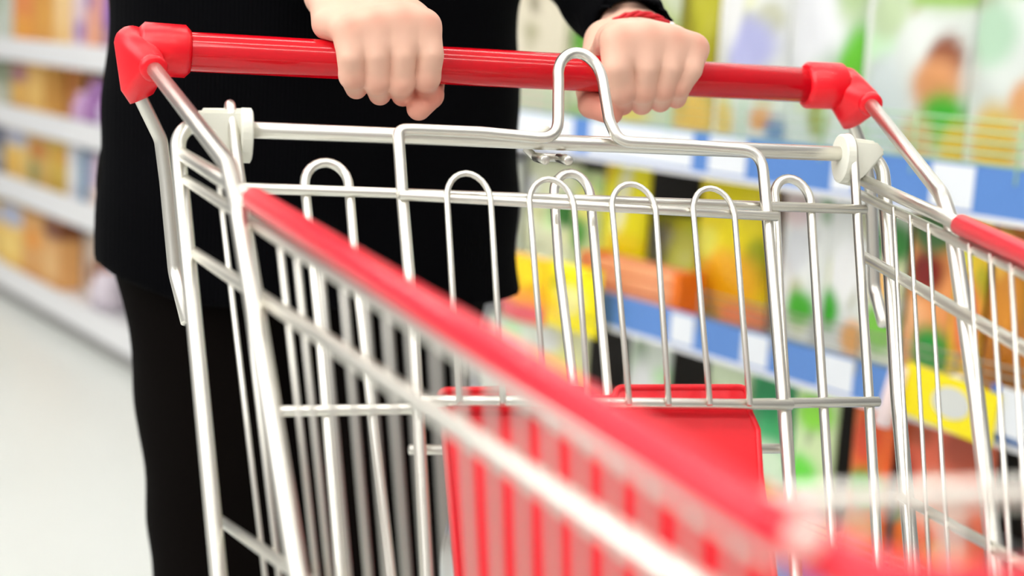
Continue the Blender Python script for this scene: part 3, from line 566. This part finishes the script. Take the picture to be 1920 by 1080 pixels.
# basket floor, lower frame and castors (below the picture's edge)
fl0 = ctube('basket_floor', [(-.205, -.29, .612), (-.13, -.75, .60), (.13, -.75, .60), (.205, -.29, .612)], .0042, R=.02)
for i in range(9):
    u = i/8; ctube('floor_wire', [(-.20+.40*u, -.28, .612), (-.13+.26*u, -.755, .602)], .002, fl0, n=8)
lf = ctube('lower_frame', [(-.228, -.345, .56), (-.235, -.30, .40), (-.235, -.12, .20), (-.19, -.72, .17), (.19, -.72, .17), (.235, -.12, .20), (.235, -.30, .40), (.228, -.345, .56)], .008, R=.04)
for s in (-1, 1):
    ctube('frame_leg', [(s*.17, -.68, .175), (s*.19, -.50, .40), (s*.205, -.37, .58)], .007, lf, R=.05)
for (x, y) in ((-.235, -.12), (.235, -.12), (-.19, -.70), (.19, -.70)):
    bm = bmesh.new(); box(bm, (x-.014, y, .115), (.004, .03, .11), .001); box(bm, (x+.014, y, .115), (.004, .03, .11), .001); box(bm, (x, y, .172), (.034, .034, .008), .001)
    cs = into(bm_obj('castor', bm, M['weld'], cart))
    into(tube('castor_wheel', [(x-.011, y, .0575), (x+.011, y, .0575)], .056, M['rubber'], cs, 0, 28))

# ================================================================== PERSON
PER0 = V((-.10, .33, 0))
def hand_field(H, arm_k):
    F = H['fingers']; allp = np.array([p[:3] for f in F for p in f]+[p[:3] for p in H['wrist']+H['thumb']])
    armp = np.array(H['arm'][1][:3])
    lo = np.minimum(allp.min(0), armp)-.04; hi = np.maximum(allp.max(0), armp)+.04
    f = Field(lo, hi, .00105)
    fing = None
    for c in F:
        d = None
        for a, b in zip(c, c[1:]):
            e = f.cone(a[:3], b[:3], a[3], b[3]); d = e if d is None else np.minimum(d, e)
        # knuckle joint swelling
        for j, ex in ((2, .0003),):
            a = np.array(c[j][:3]); d = smin(d, f.cone(a, a+1e-4, c[j][3]+ex, c[j][3]+ex), .002)
        fing = d if fing is None else smin(fing, d, .0006)
    palm = None
    Wp = H['wrist']
    ws = [Wp[0], [(a+b)/2 for a, b in zip(Wp[0], Wp[1])], [(a+b)/2 for a, b in zip(Wp[1], Wp[2])], Wp[2]]
    for c, w in zip(F, ws):
        k = np.array(c[0][:3]); e = np.minimum(f.cone(k, w[:3], c[0][3]*1.0, w[3]*.85), f.cone(k, k+(np.array(c[1][:3])-k)*.42+np.array((0, .004, 0)), c[0][3], c[0][3]*.80)); palm = e if palm is None else smin(palm, e, .013)
    for a, b in zip(F, F[1:]):        # flesh of the palm under the knuckles
        m0 = (np.array(a[0][:3])+np.array(b[0][:3]))/2+np.array((0, .022, .004)); w = np.array(Wp[1][:3])+np.array((0, -.004, -.006))
        palm = smin(palm, f.cone(m0, w, .0100, .0165), .01)
    for a, b in zip(F, F[1:]):        # webs between the finger roots
        m0 = (np.array(a[0][:3])+np.array(b[0][:3]))/2; m2 = (np.array(a[1][:3])+np.array(b[1][:3]))/2; rr = (a[0][3]+b[0][3])/2
        palm = smin(palm, f.cone(m0, m0+(m2-m0)*.62, rr*.97, rr*.78), .008)
    if 'heel' in H: palm = smin(palm, f.cone(Wp[0][:3], H['heel'][0][:3], .015, H['heel'][0][3]), .012)
    T = H['thumb']; th = None
    for a, b in zip(T, T[1:]):
        e = f.cone(a[:3], b[:3], a[3], b[3]); th = e if th is None else smin(th, e, .0015)
    palm = smin(palm, f.cone(T[0][:3], Wp[1][:3], T[0][3], Wp[1][3]), .012)
    idx = F[3]; palm = smin(palm, f.cone(T[1][:3], np.array(idx[0][:3])+np.array((0, .02, 0)), .009, .009), .012)
    d = smin(smin(palm, th, .006), fing, .0055)
    A = H['arm']
    wr = None
    for a, b in zip(Wp, Wp[1:]):
        e = f.cone(a[:3], b[:3], a[3], b[3]); wr = e if wr is None else smin(wr, e, .01)
    wr = smin(wr, f.cone(Wp[1][:3], A[0][:3], .0190, A[0][3]*.88), .015)
    wr = smin(wr, f.cone(A[0][:3], A[1][:3], A[0][3]*.88, A[1][3]), .01)
    d = smin(d, wr, .012)
    # the grip is open round the bar: keep flesh out of the tube
    bar = np.sqrt((f.Y-0)**2+(f.Z-1.03)**2)-.0141
    d = smax(d, -(bar+0*f.X), .0015)
    f.d = d
    P, Q = f.mesh()
    # skin tint: redder at knuckles, finger ends and thumb
    base = np.array(lin((225, 180, 158))); redd = np.array(lin((214, 132, 112))); tip = np.array(lin((214, 120, 102)))
    w = np.zeros(len(P)); w2 = np.zeros(len(P))
    for c in F:
        for j, amp in ((0, .75), (2, .45)):
            w += amp*np.exp(-((P-np.array(c[j][:3])-np.array((0, -.006, .004 if j == 0 else -.004)))**2).sum(1)/(.0075**2))
        w2 += .5*np.exp(-((P-np.array(c[3][:3]))**2).sum(1)/(.014**2))
    for j in (3, 4): w2 += .7*np.exp(-((P-np.array(T[j][:3]))**2).sum(1)/(.015**2))
    w = np.clip(w, 0, 1)[:, None]; w2 = np.clip(w2, 0, 1)[:, None]
    rng = np.random.default_rng(3)
    C_ = base*(1-w)+redd*w; C_ = C_*(1-w2)+tip*w2
    return P, Q, C_

handA = hand_field(G_handA, 0); handB = hand_field(G_handB, 0)
# body skin (under the clothes), one figure
f = Field((-.50, .05, .02), (.36, .62, 1.80), .010)
HIP = (-.10, .34, .93); 
EA, EB = (-.235, .40, 1.155), (.143, .36, 1.166)          # elbows
SA, SB = (-.265, .36, 1.40), (.065, .36, 1.40)            # shoulders
d = smin(f.ell((-.10, .34, 1.20), (.155, .095, .27)), f.ell((-.10, .345, .93), (.160, .105, .15)), .08)
for hip, knee, ank in (((-.190, .345, .90), (-.172, .325, .50), (-.160, .365, .09)), ((-.012, .345, .90), (-.030, .325, .50), (-.045, .365, .09))):
    d = smin(d, f.cone(hip, knee, .080, .054), .01); d = smin(d, f.cone(knee, ank, .054, .036), .005)
    d = smin(d, f.cone(ank, (ank[0], ank[1]-.14, .045), .032, .026), .02)
for S, E, H in ((SA, EA, G_handA), (SB, EB, G_handB)):
    d = smin(d, f.cone(S, E, .048, .038), .03); d = smin(d, f.cone(E, H['arm'][1][:3], .038, H['arm'][1][3]-.002), .02)
    d = smin(d, f.cone(S, (-.10, .35, 1.43), .05, .06), .04)
d = smin(d, f.cone((-.10, .35, 1.42), (-.10, .33, 1.56), .055, .050), .03)
head = smin(f.ell((-.10, .325, 1.655), (.074, .092, .108)), f.ell((-.10, .30, 1.60), (.055, .065, .065)), .03)
head = smin(head, f.cone((-.10, .232, 1.655), (-.10, .216, 1.625), .009, .014), .02)
for s in (-1, 1): head = smin(head, f.ell((-.10+s*.076, .335, 1.645), (.010, .018, .030)), .008)
for s in (-1, 1): head = smax(head, -f.ell((-.10+s*.031, .228, 1.66), (.016, .012, .009)), .012)
head = smin(head, f.ell((-.10, .236, 1.587), (.024, .009, .007)), .008)
f.d = smin(d, head, .03)
bP, bQ = f.mesh()
skincol = np.tile(np.array(lin((240, 204, 182))), (len(bP), 1))
VP, FQ, CC, off = [], [], [], 0
for P, Q, c_ in (handA, handB, (bP, bQ, skincol)):
    VP.append(P); FQ.append(Q+off); CC.append(c_); off += len(P)
VP = np.concatenate(VP)-np.array(PER0); FQ = np.concatenate(FQ); CC = np.concatenate(CC)
person = mesh_obj('person', VP, FQ.tolist(), M['skin'], None, True, CC)
person.location = PER0
sm = person.modifiers.new('soften', 'SMOOTH'); sm.factor = .5; sm.iterations = 1
tag(person, 'person in black sweater and trousers gripping the red cart handle with both hands', 'person')
def wear(name, f, m, it=4, parent=None, cols=None):
    P, Q = f.mesh(); o = mesh_obj(name, P-np.array(PER0), Q.tolist(), m, parent or person, True, cols)
    md = o.modifiers.new('soften', 'SMOOTH'); md.factor = .5; md.iterations = it
    return o
# sweater
f = Field((-.46, .04, .775), (.34, .60, 1.56), .0075)
dz = lambda z: z
tor = smin(f.ell((-.098, .345, 1.20), (.178, .118, .36)), f.ell((-.098, .345, .98), (.176, .122, .26)), .06)
# lower half: straight body ending in a ribbed hem
cx = -.0985+0*f.Z
half = np.interp(f.Z, [.76, .80, .83, .86, .93, 1.0, 1.08, 1.2], [.213, .211, .206, .199, .189, .178, .171, .165]).astype(np.float32)
qx = np.abs(f.X-cx)/half; qy = np.abs(f.Y-.345)/.122
low = ((qx**2.6+qy**2.6)**(1/2.6)-1)*.122
low = smax(low, (f.Z-1.12)+0*f.X, .05)
tor = smin(tor, low, .04)
for S, E, H in ((SA, EA, G_handA), (SB, EB, G_handB)):
    tor = smin(tor, f.cone(S, E, .060, .050), .04)
    a = np.array(H['arm'][1][:3]); w = np.array(H['arm'][0][:3]); 
    tor = smin(tor, f.cone(E, a, .050, .042), .03); 
    tor = smin(tor, f.cone(a, w+(w-a)*.35, .038, .0365), .02)
    tor = smin(tor, f.cone(S, (-.10, .35, 1.43), .062, .066), .05)
# fabric folds
tor = tor+.0025*np.sin(f.Z*38+f.X*22)*np.sin(f.X*41-f.Z*17)
hem = .800+.0*f.X+.024*np.clip((-f.X-.22)/.08, 0, 1)
tor = smax(tor, (hem-f.Z)+0*f.Y, .004)
# open cuffs and neck
for H in (G_handA, G_handB):
    a = np.array(H['arm'][1][:3]); w = np.array(H['arm'][0][:3]); u = (w-a)/np.linalg.norm(w-a)
    c = w+u*(.030 if H is G_handB else .004)
    near = np.sqrt((f.X-c[0])**2+(f.Y-c[1])**2+(f.Z-c[2])**2)-.085
    pl = -((f.X-c[0])*u[0]+(f.Y-c[1])*u[1]+(f.Z-c[2])*u[2])
    tor = np.maximum(tor, -np.maximum(pl, near))
    tor = smax(tor, -f.cone(c-u*.022, c+u*.06, .0320, .0325), .004)
tor = np.maximum(tor, (f.Z-1.475)+0*f.X*f.Y)
f.d = tor
sw = wear('sweater', f, M['knit'], 3)
sw['label'] = 'black fine knit sweater with ribbed cuffs'
# trousers
f = Field((-.34, .15, .06), (.14, .54, 1.0), .008)
tr = None
for (hx_, kx, ax, sgn) in ((-.190, -.172, -.160, -1), (-.012, -.030, -.045, 1)):
    leg = smin(f.cone((hx_, .345, .90), (kx, .325, .50), .098, .070), f.cone((kx, .325, .50), (ax, .365, .10), .070, .055), .02)
    tr = leg if tr is None else smin(tr, leg, .03)
tr = smin(tr, f.ell((-.10, .35, .90), (.185, .112, .13)), .05)
tr = tr+.0025*np.sin(f.Z*55+f.X*30)*np.sin(f.X*35+f.Y*30)
tr = smax(tr, (f.Z-.97)+0*f.X*f.Y, .005); tr = smax(tr, (.085-f.Z)+0*f.X*f.Y, .005)
f.d = tr
wear('trousers', f, M['cloth'], 3)['label'] = 'black brown slim trousers'
for x in (-.160, -.045):
    f = Field((x-.07, .10, -.005), (x+.07, .50, .14), .006)
    d = smin(f.cone((x, .38, .052), (x, .20, .040), .046, .040), f.cone((x, .37, .07), (x, .365, .11), .045, .045), .02)
    f.d = smax(d, (.003-f.Z)+0*f.X*f.Y, .004)
    wear('shoe', f, M['shoe'], 2)
f = Field((-.22, .18, 1.42), (.02, .50, 1.80), .007)
d = smin(f.ell((-.10, .350, 1.675), (.086, .094, .112)), f.ell((-.10, .405, 1.57), (.075, .05, .12)), .04)
f.d = smax(d, -f.ell((-.10, .20, 1.62), (.066, .105, .105)), .02)
wear('hair', f, M['hair'], 3)
# red thread bracelet with a bead
A = G_handB['arm']; w = V(A[0][:3]); a = V(A[1][:3]); u = (w-a).normalized(); c = w+u*.037
s1 = V((1, 0, 0)); s1 = (s1-u*s1.dot(u)).normalized(); s2 = u.cross(s1)
ringp = [c+s1*(.0322*math.cos(t))+s2*(.0275*math.sin(t)) for t in [2*math.pi*i/40 for i in range(41)]]
paths = []
for ph in (0, 2.1, 4.2):
    paths.append([p+((p-c).normalized()*math.cos(i*1.1+ph)+u*math.sin(i*1.1+ph))*.0016 for i, p in enumerate(ringp)])
bl = multi_tube('bracelet', [[p-PER0 for p in q] for q in paths], .0016, M['thread'], person, 0, 8)
bl['label'] = 'braided red thread bracelet'
for ang, m_ in ((1.02, M['bead']), (.85, M['weld'])):
    best = min(ringp, key=lambda p: (p-(c+V((.024, 0, .020) if ang > 1 else (.030, 0, .010)))).length)
    bm = bmesh.new(); bmesh.ops.create_icosphere(bm, subdivisions=2, radius=.0038 if ang > 1 else .003)
    bmesh.ops.translate(bm, vec=best-PER0+(best-c).normalized()*.001, verts=bm.verts[:]); bm_obj('bead', bm, m_, bl, True)

# ================================================================== SHELVES
SO = V((1.0, 0, 0)); SD = V((.33194, -.9433, 0)); SN = V((-.9433, -.33194, 0))
RZ = math.atan2(SD.y, SD.x)
def spt(s, out, z): return SO+SD*s+SN*out+V((0, 0, z))
def sbox(bm, s0, s1, o0, o1, z0, z1, bev=0.):   # local shelf frame: x along, y into the shelf
    return box(bm, ((s0+s1)/2, -(o0+o1)/2, (z0+z1)/2), (abs(s1-s0), abs(o1-o0), abs(z1-z0)), bev)
def shelf_root(name, label): 
    r = empty(name, SO, RZ); tag(r, label, 'shelf'); return r
def sh_part(name, m, parent, *boxes, bev=0.):
    bm = bmesh.new()
    for b in boxes: sbox(bm, *b, bev)
    return bm_obj(name, bm, m, parent)
DEP = -.42
near = shelf_root('shelving_unit', 'supermarket shelf bay with blue price strips behind the cart')
S0, S1 = -2.05, -.20
sh_part('back_panel', M['shelf_shade'], near, (S0, S1, DEP-.02, DEP, .02, .88))  # lower part coloured dark for shade, the upper stays shelf white
sh_part('back_panel', M['shelf'], near, (S0, S1, DEP-.02, DEP, .88, 2.1))['label'] = 'white upper back panel'
sh_part('base_plinth', M['plinth'], near, (S0, S1, DEP, -.03, 0, .09))
for s in (S0-.0, S1): sh_part('upright', M['shelf'], near, (s-.012, s+.012, DEP, -.02, 0, 2.1))
for z, zt, zb in ((.905, .930, .866), (.612, .636, .580), (.305, .330, .272), (.10, .12, .06)):
    bd = sh_part('shelf_board', M['shelf'], near, (S0+.012, S1-.012, DEP, -.006, z-.025, z-.002))
    st = sh_part('price_strip', M['blue'], bd, (S0+.012, S1-.012, -.006, .004, zb, zt), bev=.001)
    if z > .5:
        sh_part('strip_lip', M['shelf'], bd, (S0+.012, S1-.012, .001, .007, zb-.008, zb), bev=.001)
    cards = {.905: G_cards_up+[(-.35, .05)], .612: G_cards_low+[(-.40, .06)], .305: [(-1.2, .06), (-.92, .06), (-.6, .06)], .10: []}[z]
    for s, w in cards: sh_part('price_card', M['paper'], st, (s-w/2, s+w/2, .004, .0055, zb+.004, zt-.003))  # on the upper strip the broad ones stand in for glare
# wire fences along the front of the boards
def fence(z0, zs, m, s0, s1, parent):
    paths = []
    for z in zs: paths.append([(s0, -.004, z), (s1, -.004, z)])
    k = s0
    while k < s1: paths.append([(k, -.004, z0), (k, -.004, zs[-1])]); k += .165
    return multi_tube('wire_fence', paths, .0019, m, parent, 0, 6)
fence(.91, (.932, .946, .960, .974, .988), M['green_wire'], -2.03, -.22, near)
fence(.615, (.640, .652, .665, .678), M['grey_wire'], -1.10, -.22, near)
fence(.31, (.335, .347, .360, .373), M['grey_wire'], -1.0, -.22, near)
far = shelf_root('shelving_unit', 'white shelf bay of cartons beyond the black sweater')
F0, F1 = -6.3, -2.10
sh_part('back_panel', M['shelf_shade'], far, (F0, F1, DEP-.02, DEP, .02, 2.1))
sh_part('base_plinth', M['plinth'], far, (F0, F1, DEP, -.02, 0, .05))
for s in (F0, -4.2, F1): sh_part('upright', M['shelf'], far, (s-.02, s+.02, DEP, -.40, 0, 2.1))
for z, zt, zb in ((.935, .970, .892), (.690, .728, .648), (.430, .470, .384), (.115, .134, .048)):
    bd = sh_part('shelf_board', M['shelf'], far, (F0, F1, DEP, -.006, z-.03, z-.002))
    sh_part('price_strip', M['shelf'], bd, (F0, F1, -.006, .005, zb, zt), bev=.001)

# goods
def cols_for(P, w, h, base, patches):
    u = P[:, 0]/w+.5; v = P[:, 2]/h
    c = np.tile(np.array(lin(base)), (len(P), 1))
    for (pu, pv, ru, rv, rgb) in patches:
        q = np.sqrt(((u-pu)/ru)**2+((v-pv)/rv)**2); a = np.clip((1.45-q)/.8, 0, 1)[:, None]; a = a*a*(3-2*a)
        c = c*(1-a)+np.array(lin(rgb))*a
    return c
def pouch(name, w, h, base, patches, seed):
    rng = np.random.default_rng(seed)
    nu, nv = 20, 28; dep = min(.5*w, .085) if name != 'hanging_pouch' else .045
    U_, V_ = np.meshgrid(np.linspace(0, 1, nu), np.linspace(0, 1, nv))
    edge = np.clip(np.minimum(U_, 1-U_)*2, 0, 1)**.55*np.clip(np.minimum(V_*1.6+.32, (1-V_)*1.4), 0, 1)**.6
    wr = .004*np.sin(U_*9+rng.uniform(0, 6)+V_*5)*np.sin(V_*13+rng.uniform(0, 6))*edge
    pinch = 1-.03*np.sin(np.pi*V_)**2
    x = (U_-.5)*w*pinch; z = V_*h
    front = np.stack([x, dep*.5-dep*.5*edge+wr, z], -1).reshape(-1, 3)
    back = np.stack([x, dep*.5+dep*.5*edge+.001, z], -1).reshape(-1, 3)
    vs = np.concatenate([front, back]); n = nu*nv; fs = []
    for j in range(nv-1):
        for i in range(nu-1):
            a = j*nu+i; fs.append((a, a+1, a+nu+1, a+nu)); fs.append((n+a, n+a+nu, n+a+nu+1, n+a+1))
    bd = [i for i in range(nu)]+[j*nu+nu-1 for j in range(1, nv)]+[(nv-1)*nu+i for i in range(nu-2, -1, -1)]+[j*nu for j in range(nv-2, 0, -1)]
    for a, b in zip(bd, bd[1:]+bd[:1]): fs.append((a, n+a, n+b, b))
    return mesh_obj(name, vs, fs, M['pouch'], None, True, cols_for(vs, w, h, base, patches)), dep
def carton(name, w, h, base, patches):
    cd = .08 if name == 'cereal_carton' else .14
    bm = bmesh.new(); box(bm, (0, cd/2, h/2), (w, cd, h), .002)
    bmesh.ops.subdivide_edges(bm, edges=[e for e in bm.edges if e.calc_length() > .03], cuts=14, use_grid_fill=True)
    o = bm_obj(name, bm, M['carton'], None, False); me = o.data
    P = np.array([v.co[:] for v in me.vertices]); a = me.color_attributes.new('Col', 'FLOAT_COLOR', 'POINT')
    a.data.foreach_set('color', np.concatenate([cols_for(P, w, h, base, patches), np.ones((len(P), 1))], 1).astype(np.float32).ravel())
    return o
def jar(name, w, h, base):
    r = w*.5
    prof = [(0, 0), (.9, 0), (1, .03), (1, .68), (.9, .74), (.72, .78)]
    def lathe(nm, prof, m, parent, col):
        n = 28; vs = []; fs = []
        for (a, z) in prof:
            for k in range(n): t = 2*math.pi*k/n; vs.append((a*r*math.cos(t), r+a*r*math.sin(t), z*h))
        for i in range(len(prof)-1):
            for k in range(n): fs.append((i*n+k, i*n+(k+1) % n, (i+1)*n+(k+1) % n, (i+1)*n+k))
        return mesh_obj(nm, vs, fs, m, parent, True, np.tile(np.array(lin(col)), (len(vs), 1)))
    o = lathe(name, prof, M['carton'], None, base)
    lathe('lid', [(.0, .775), (.78, .775), (.78, .98), (.7, 1.), (0, 1.)], M['carton'], o, tuple(min(255, c+30) for c in base))
    return o
for i, (kind, s, z, w, h, out, name, label, cat, group, *rest) in enumerate(PRODUCTS):
    base = rest[0]; patches = list(rest[1]) if len(rest) > 1 else []
    if kind == 'pouch':      # faint printed streaks and lettering blocks
        rng = np.random.default_rng(100+i)
        for _ in range(7):
            g = rng.uniform(.72, 1.08); tint = rng.choice(3)
            c = [min(255, base[0]*g*(.88 if tint == 1 else 1)), min(255, base[1]*g), min(255, base[2]*g*(.85 if tint else 1))]
            patches.insert(0, (rng.uniform(.05, .95), rng.uniform(.1, .95), rng.uniform(.06, .22), rng.uniform(.04, .16), c))
    w = w*.985
    if kind == 'pouch':
        if z == .612: h = min(h, .262)
        if z == .305: h = min(h, .268)
    if kind == 'pouch': o, dep = pouch(name, w, h, base, patches, i)
    elif kind == 'box': o = carton(name, w, h, base, patches); dep = .14
    else: o = jar(name, w, h, base); dep = w
    o.location = spt(s, out, z); o.rotation_euler = (0, 0, RZ)
    tag(o, label, cat, group)
    if name == 'hanging_pouch':     # a peg holds it on the shelf front
        pg = tube('peg', [(0, dep*.5, h-.004), (0, dep*.5+.02, h+.012), (0, .06-.0, h+.014)], .002, M['grey_wire'], o, .004, 8)

# the same goods carry on along the bay behind the person
for z, cc in ((.935, (222, 180, 120)), (.69, (190, 150, 190)), (.43, (225, 195, 140)), (.115, (205, 150, 95))):
    w_ = .17
    proto = carton('cereal_carton', w_, .19, cc, [(.5, .6, .3, .15, (240, 225, 195))])
    for k in range(4):
        o = proto if k == 0 else proto.copy()
        if k: COL.objects.link(o)
        o.location = spt(-3.50+.23*k, -.06, z); o.rotation_euler = (0, 0, RZ)
        tag(o, 'carton on the white shelf bay hidden behind the person', 'carton', 'cartons behind the person')
# orange open crate on the middle shelf
cr = empty('plastic_crate', spt(-1.30, -.016, .613), RZ); tag(cr, 'orange slotted plastic crate under the short yellow pouch', 'crate')
cw, ch, cd = .24, .078, .052
bm = bmesh.new()
for x0, x1, y0, y1, z0, z1 in ((-cw/2, cw/2, 0, cd, 0, .004), (-cw/2, cw/2, 0, .004, 0, .030), (-cw/2, cw/2, 0, .004, .036, .052), (-cw/2, cw/2, 0, .004, .058, ch), (-cw/2, cw/2, cd-.004, cd, 0, ch)):
    box(bm, ((x0+x1)/2, (y0+y1)/2, (z0+z1)/2), (x1-x0, y1-y0, z1-z0), .0008)
bm_obj('crate_body', bm, M['orange'], cr)
for s in (-1, 1):
    bm = bmesh.new(); box(bm, (s*(cw/2+.004), cd/2-.003, ch/2), (.018, cd+.006, ch+.006), .002); bm_obj('end_panel', bm, M['orange_deep'], cr)

# yellow price sign, its card and a pale rod in front of the lower boards
sg = empty('price_sign', G_sign, RZ)
tag(sg, 'bright yellow price sign with a grey oval clipped to the lower blue strip', 'sign')
bm = bmesh.new(); box(bm, (0, 0, 0), (.150, .002, .072), .0008, Matrix.Rotation(math.radians(5), 3, 'Y')); bm_obj('sign_card', bm, M['yellow'], sg)
vs = [(.005+.030*math.cos(t), -.0020, .002+.021*math.sin(t)) for t in [2*math.pi*i/32 for i in range(32)]]
vs += [(x, -.0008, z) for x, y, z in vs]
mesh_obj('oval_print', vs, [tuple(range(32))]+[(i, 32+i, 32+(i+1) % 32, (i+1) % 32) for i in range(32)], M['grey_paper'], sg, False)
bm = bmesh.new(); box(bm, (0, .014, .030), (.02, .028, .012), .001); bm_obj('clip', bm, M['hinge'], sg)
bc = empty('price_card', G_card, RZ); tag(bc, 'white price card with a blue edge right of the yellow sign', 'sign')
bm = bmesh.new(); box(bm, (0, 0, 0), (.075, .002, .060), .0006, Matrix.Rotation(math.radians(4), 3, 'Y')); bm_obj('card', bm, M['paper'], bc)
bm = bmesh.new(); box(bm, (-.030, -.001, .002), (.012, .0026, .064), .0006, Matrix.Rotation(math.radians(4), 3, 'Y')); bm_obj('blue_edge', bm, M['blue_paper'], bc)
bm = bmesh.new(); box(bm, (0, .011, .022), (.02, .022, .012), .001); bm_obj('clip', bm, M['hinge'], bc)
rod = tube('shelf_divider', G_rod, .0125, M['pink'], None, 0, 18)
tag(rod, 'pale pink rounded rod left of the yellow price sign', 'rod')

# ================================================================== ROOM
bm = bmesh.new(); box(bm, (0, 1.0, -.02), (16, 18, .04)); fo = bm_obj('floor', bm, M['floor']); fo['kind'] = 'structure'

# lamps: fluorescent battens over the aisle
def batten(loc, length, rz, label):
    r = empty('ceiling_light', loc, rz); tag(r, label, 'ceiling light', 'fluorescent battens over the aisle')
    bm = bmesh.new(); box(bm, (0, 0, .03), (length, .14, .05), .004); bm_obj('housing', bm, M['housing'], r)
    for dy in (-.035, .035):
        tube('lamp_tube', [(-length/2+.03, dy, -.012), (length/2-.03, dy, -.012)], .016, M['lamp'], r, 0, 12)
    return r
for (x, y) in ((-.3, -1.75), (-.3, -.6), (-.3, .7), (-.6, 2.2), (-1.2, 4.0)):
    batten((x, y, 2.75), 3.2, 0, 'long fluorescent batten hung above the aisle')

def area(name, loc, rot, sx, sy, power, col=(1, .995, .985)):
    l = bpy.data.lights.new(name, 'AREA'); l.shape = 'RECTANGLE'; l.size = sx; l.size_y = sy; l.energy = power; l.color = col
    o = bpy.data.objects.new(name, l); o.location = loc; o.rotation_euler = rot; link(o); return o
area('overhead_fill', (-.4, .6, 2.9), (0, 0, 0), 5, 7, 40)  # unseen overhead fill added for general brightness
d_ = (V((1.0, .2, .75))-V((-2.3, -.7, 2.5))).to_track_quat('-Z', 'Y').to_euler()
area('shelf_fill_light', (-2.3, -.7, 2.5), d_, 2.6, 1.6, 62)  # fill light added to brighten the shelf goods
wd = bpy.data.worlds.new('store_air'); SC.world = wd; wd.use_nodes = True
nt = wd.node_tree; bg = nt.nodes['Background']
# pale store surroundings: bright overhead; front and left lobes added to shape metal and light goods; dimmer low down
def nd(t, **k):
    n = nt.nodes.new(t)
    for a, b in k.items(): setattr(n, a, b)
    return n
tcw = nd('ShaderNodeTexCoord')
def lobe(direction, lo, hi, gain):
    d = nd('ShaderNodeVectorMath', operation='DOT_PRODUCT'); d.inputs[1].default_value = V(direction).normalized()
    nt.links.new(tcw.outputs['Generated'], d.inputs[0])
    m_ = nd('ShaderNodeMapRange', interpolation_type='SMOOTHSTEP'); m_.inputs['From Min'].default_value = lo; m_.inputs['From Max'].default_value = hi; m_.inputs['To Max'].default_value = gain
    nt.links.new(d.outputs['Value'], m_.inputs['Value']); return m_.outputs['Result']
def add(a, b):
    n = nd('ShaderNodeMath', operation='ADD'); nt.links.new(a, n.inputs[0])
    if isinstance(b, float): n.inputs[1].default_value = b
    else: nt.links.new(b, n.inputs[1])
    return n.outputs[0]
tot = add(add(lobe((-1, -.2, .12), .25, .95, WORLD_SIDE), 0.), add(add(lobe((0, 0, 1), .0, .8, WORLD_TOP), lobe((-.25, -1, .28), .62, .98, WORLD_FRONT)), WORLD_BASE))
nt.links.new(tot, bg.inputs['Strength']); bg.inputs['Color'].default_value = (1., .99, .975, 1)

# ================================================================== CAMERA
cd_ = bpy.data.cameras.new('camera'); cam = bpy.data.objects.new('camera', cd_); link(cam); SC.camera = cam
Rm = CAM_ROT
mw = Matrix(((Rm[0][0], -Rm[0][1], -Rm[0][2], CAM_POS[0]), (Rm[1][0], -Rm[1][1], -Rm[1][2], CAM_POS[1]), (Rm[2][0], -Rm[2][1], -Rm[2][2], CAM_POS[2]), (0, 0, 0, 1)))
cam.matrix_world = mw
cd_.sensor_width = 36; cd_.lens = 2700/1920*36; cd_.clip_start = .02; cd_.clip_end = 60
cd_.dof.use_dof = True; cd_.dof.focus_distance = 1.03; cd_.dof.aperture_fstop = 3.4; cd_.dof.aperture_blades = 0
vs_ = SC.view_settings; vs_.view_transform = 'Standard'; vs_.look = 'None'; vs_.gamma = 1; vs_.exposure = -.3; vs_.use_curve_mapping = False
SC.cycles.use_denoising = True
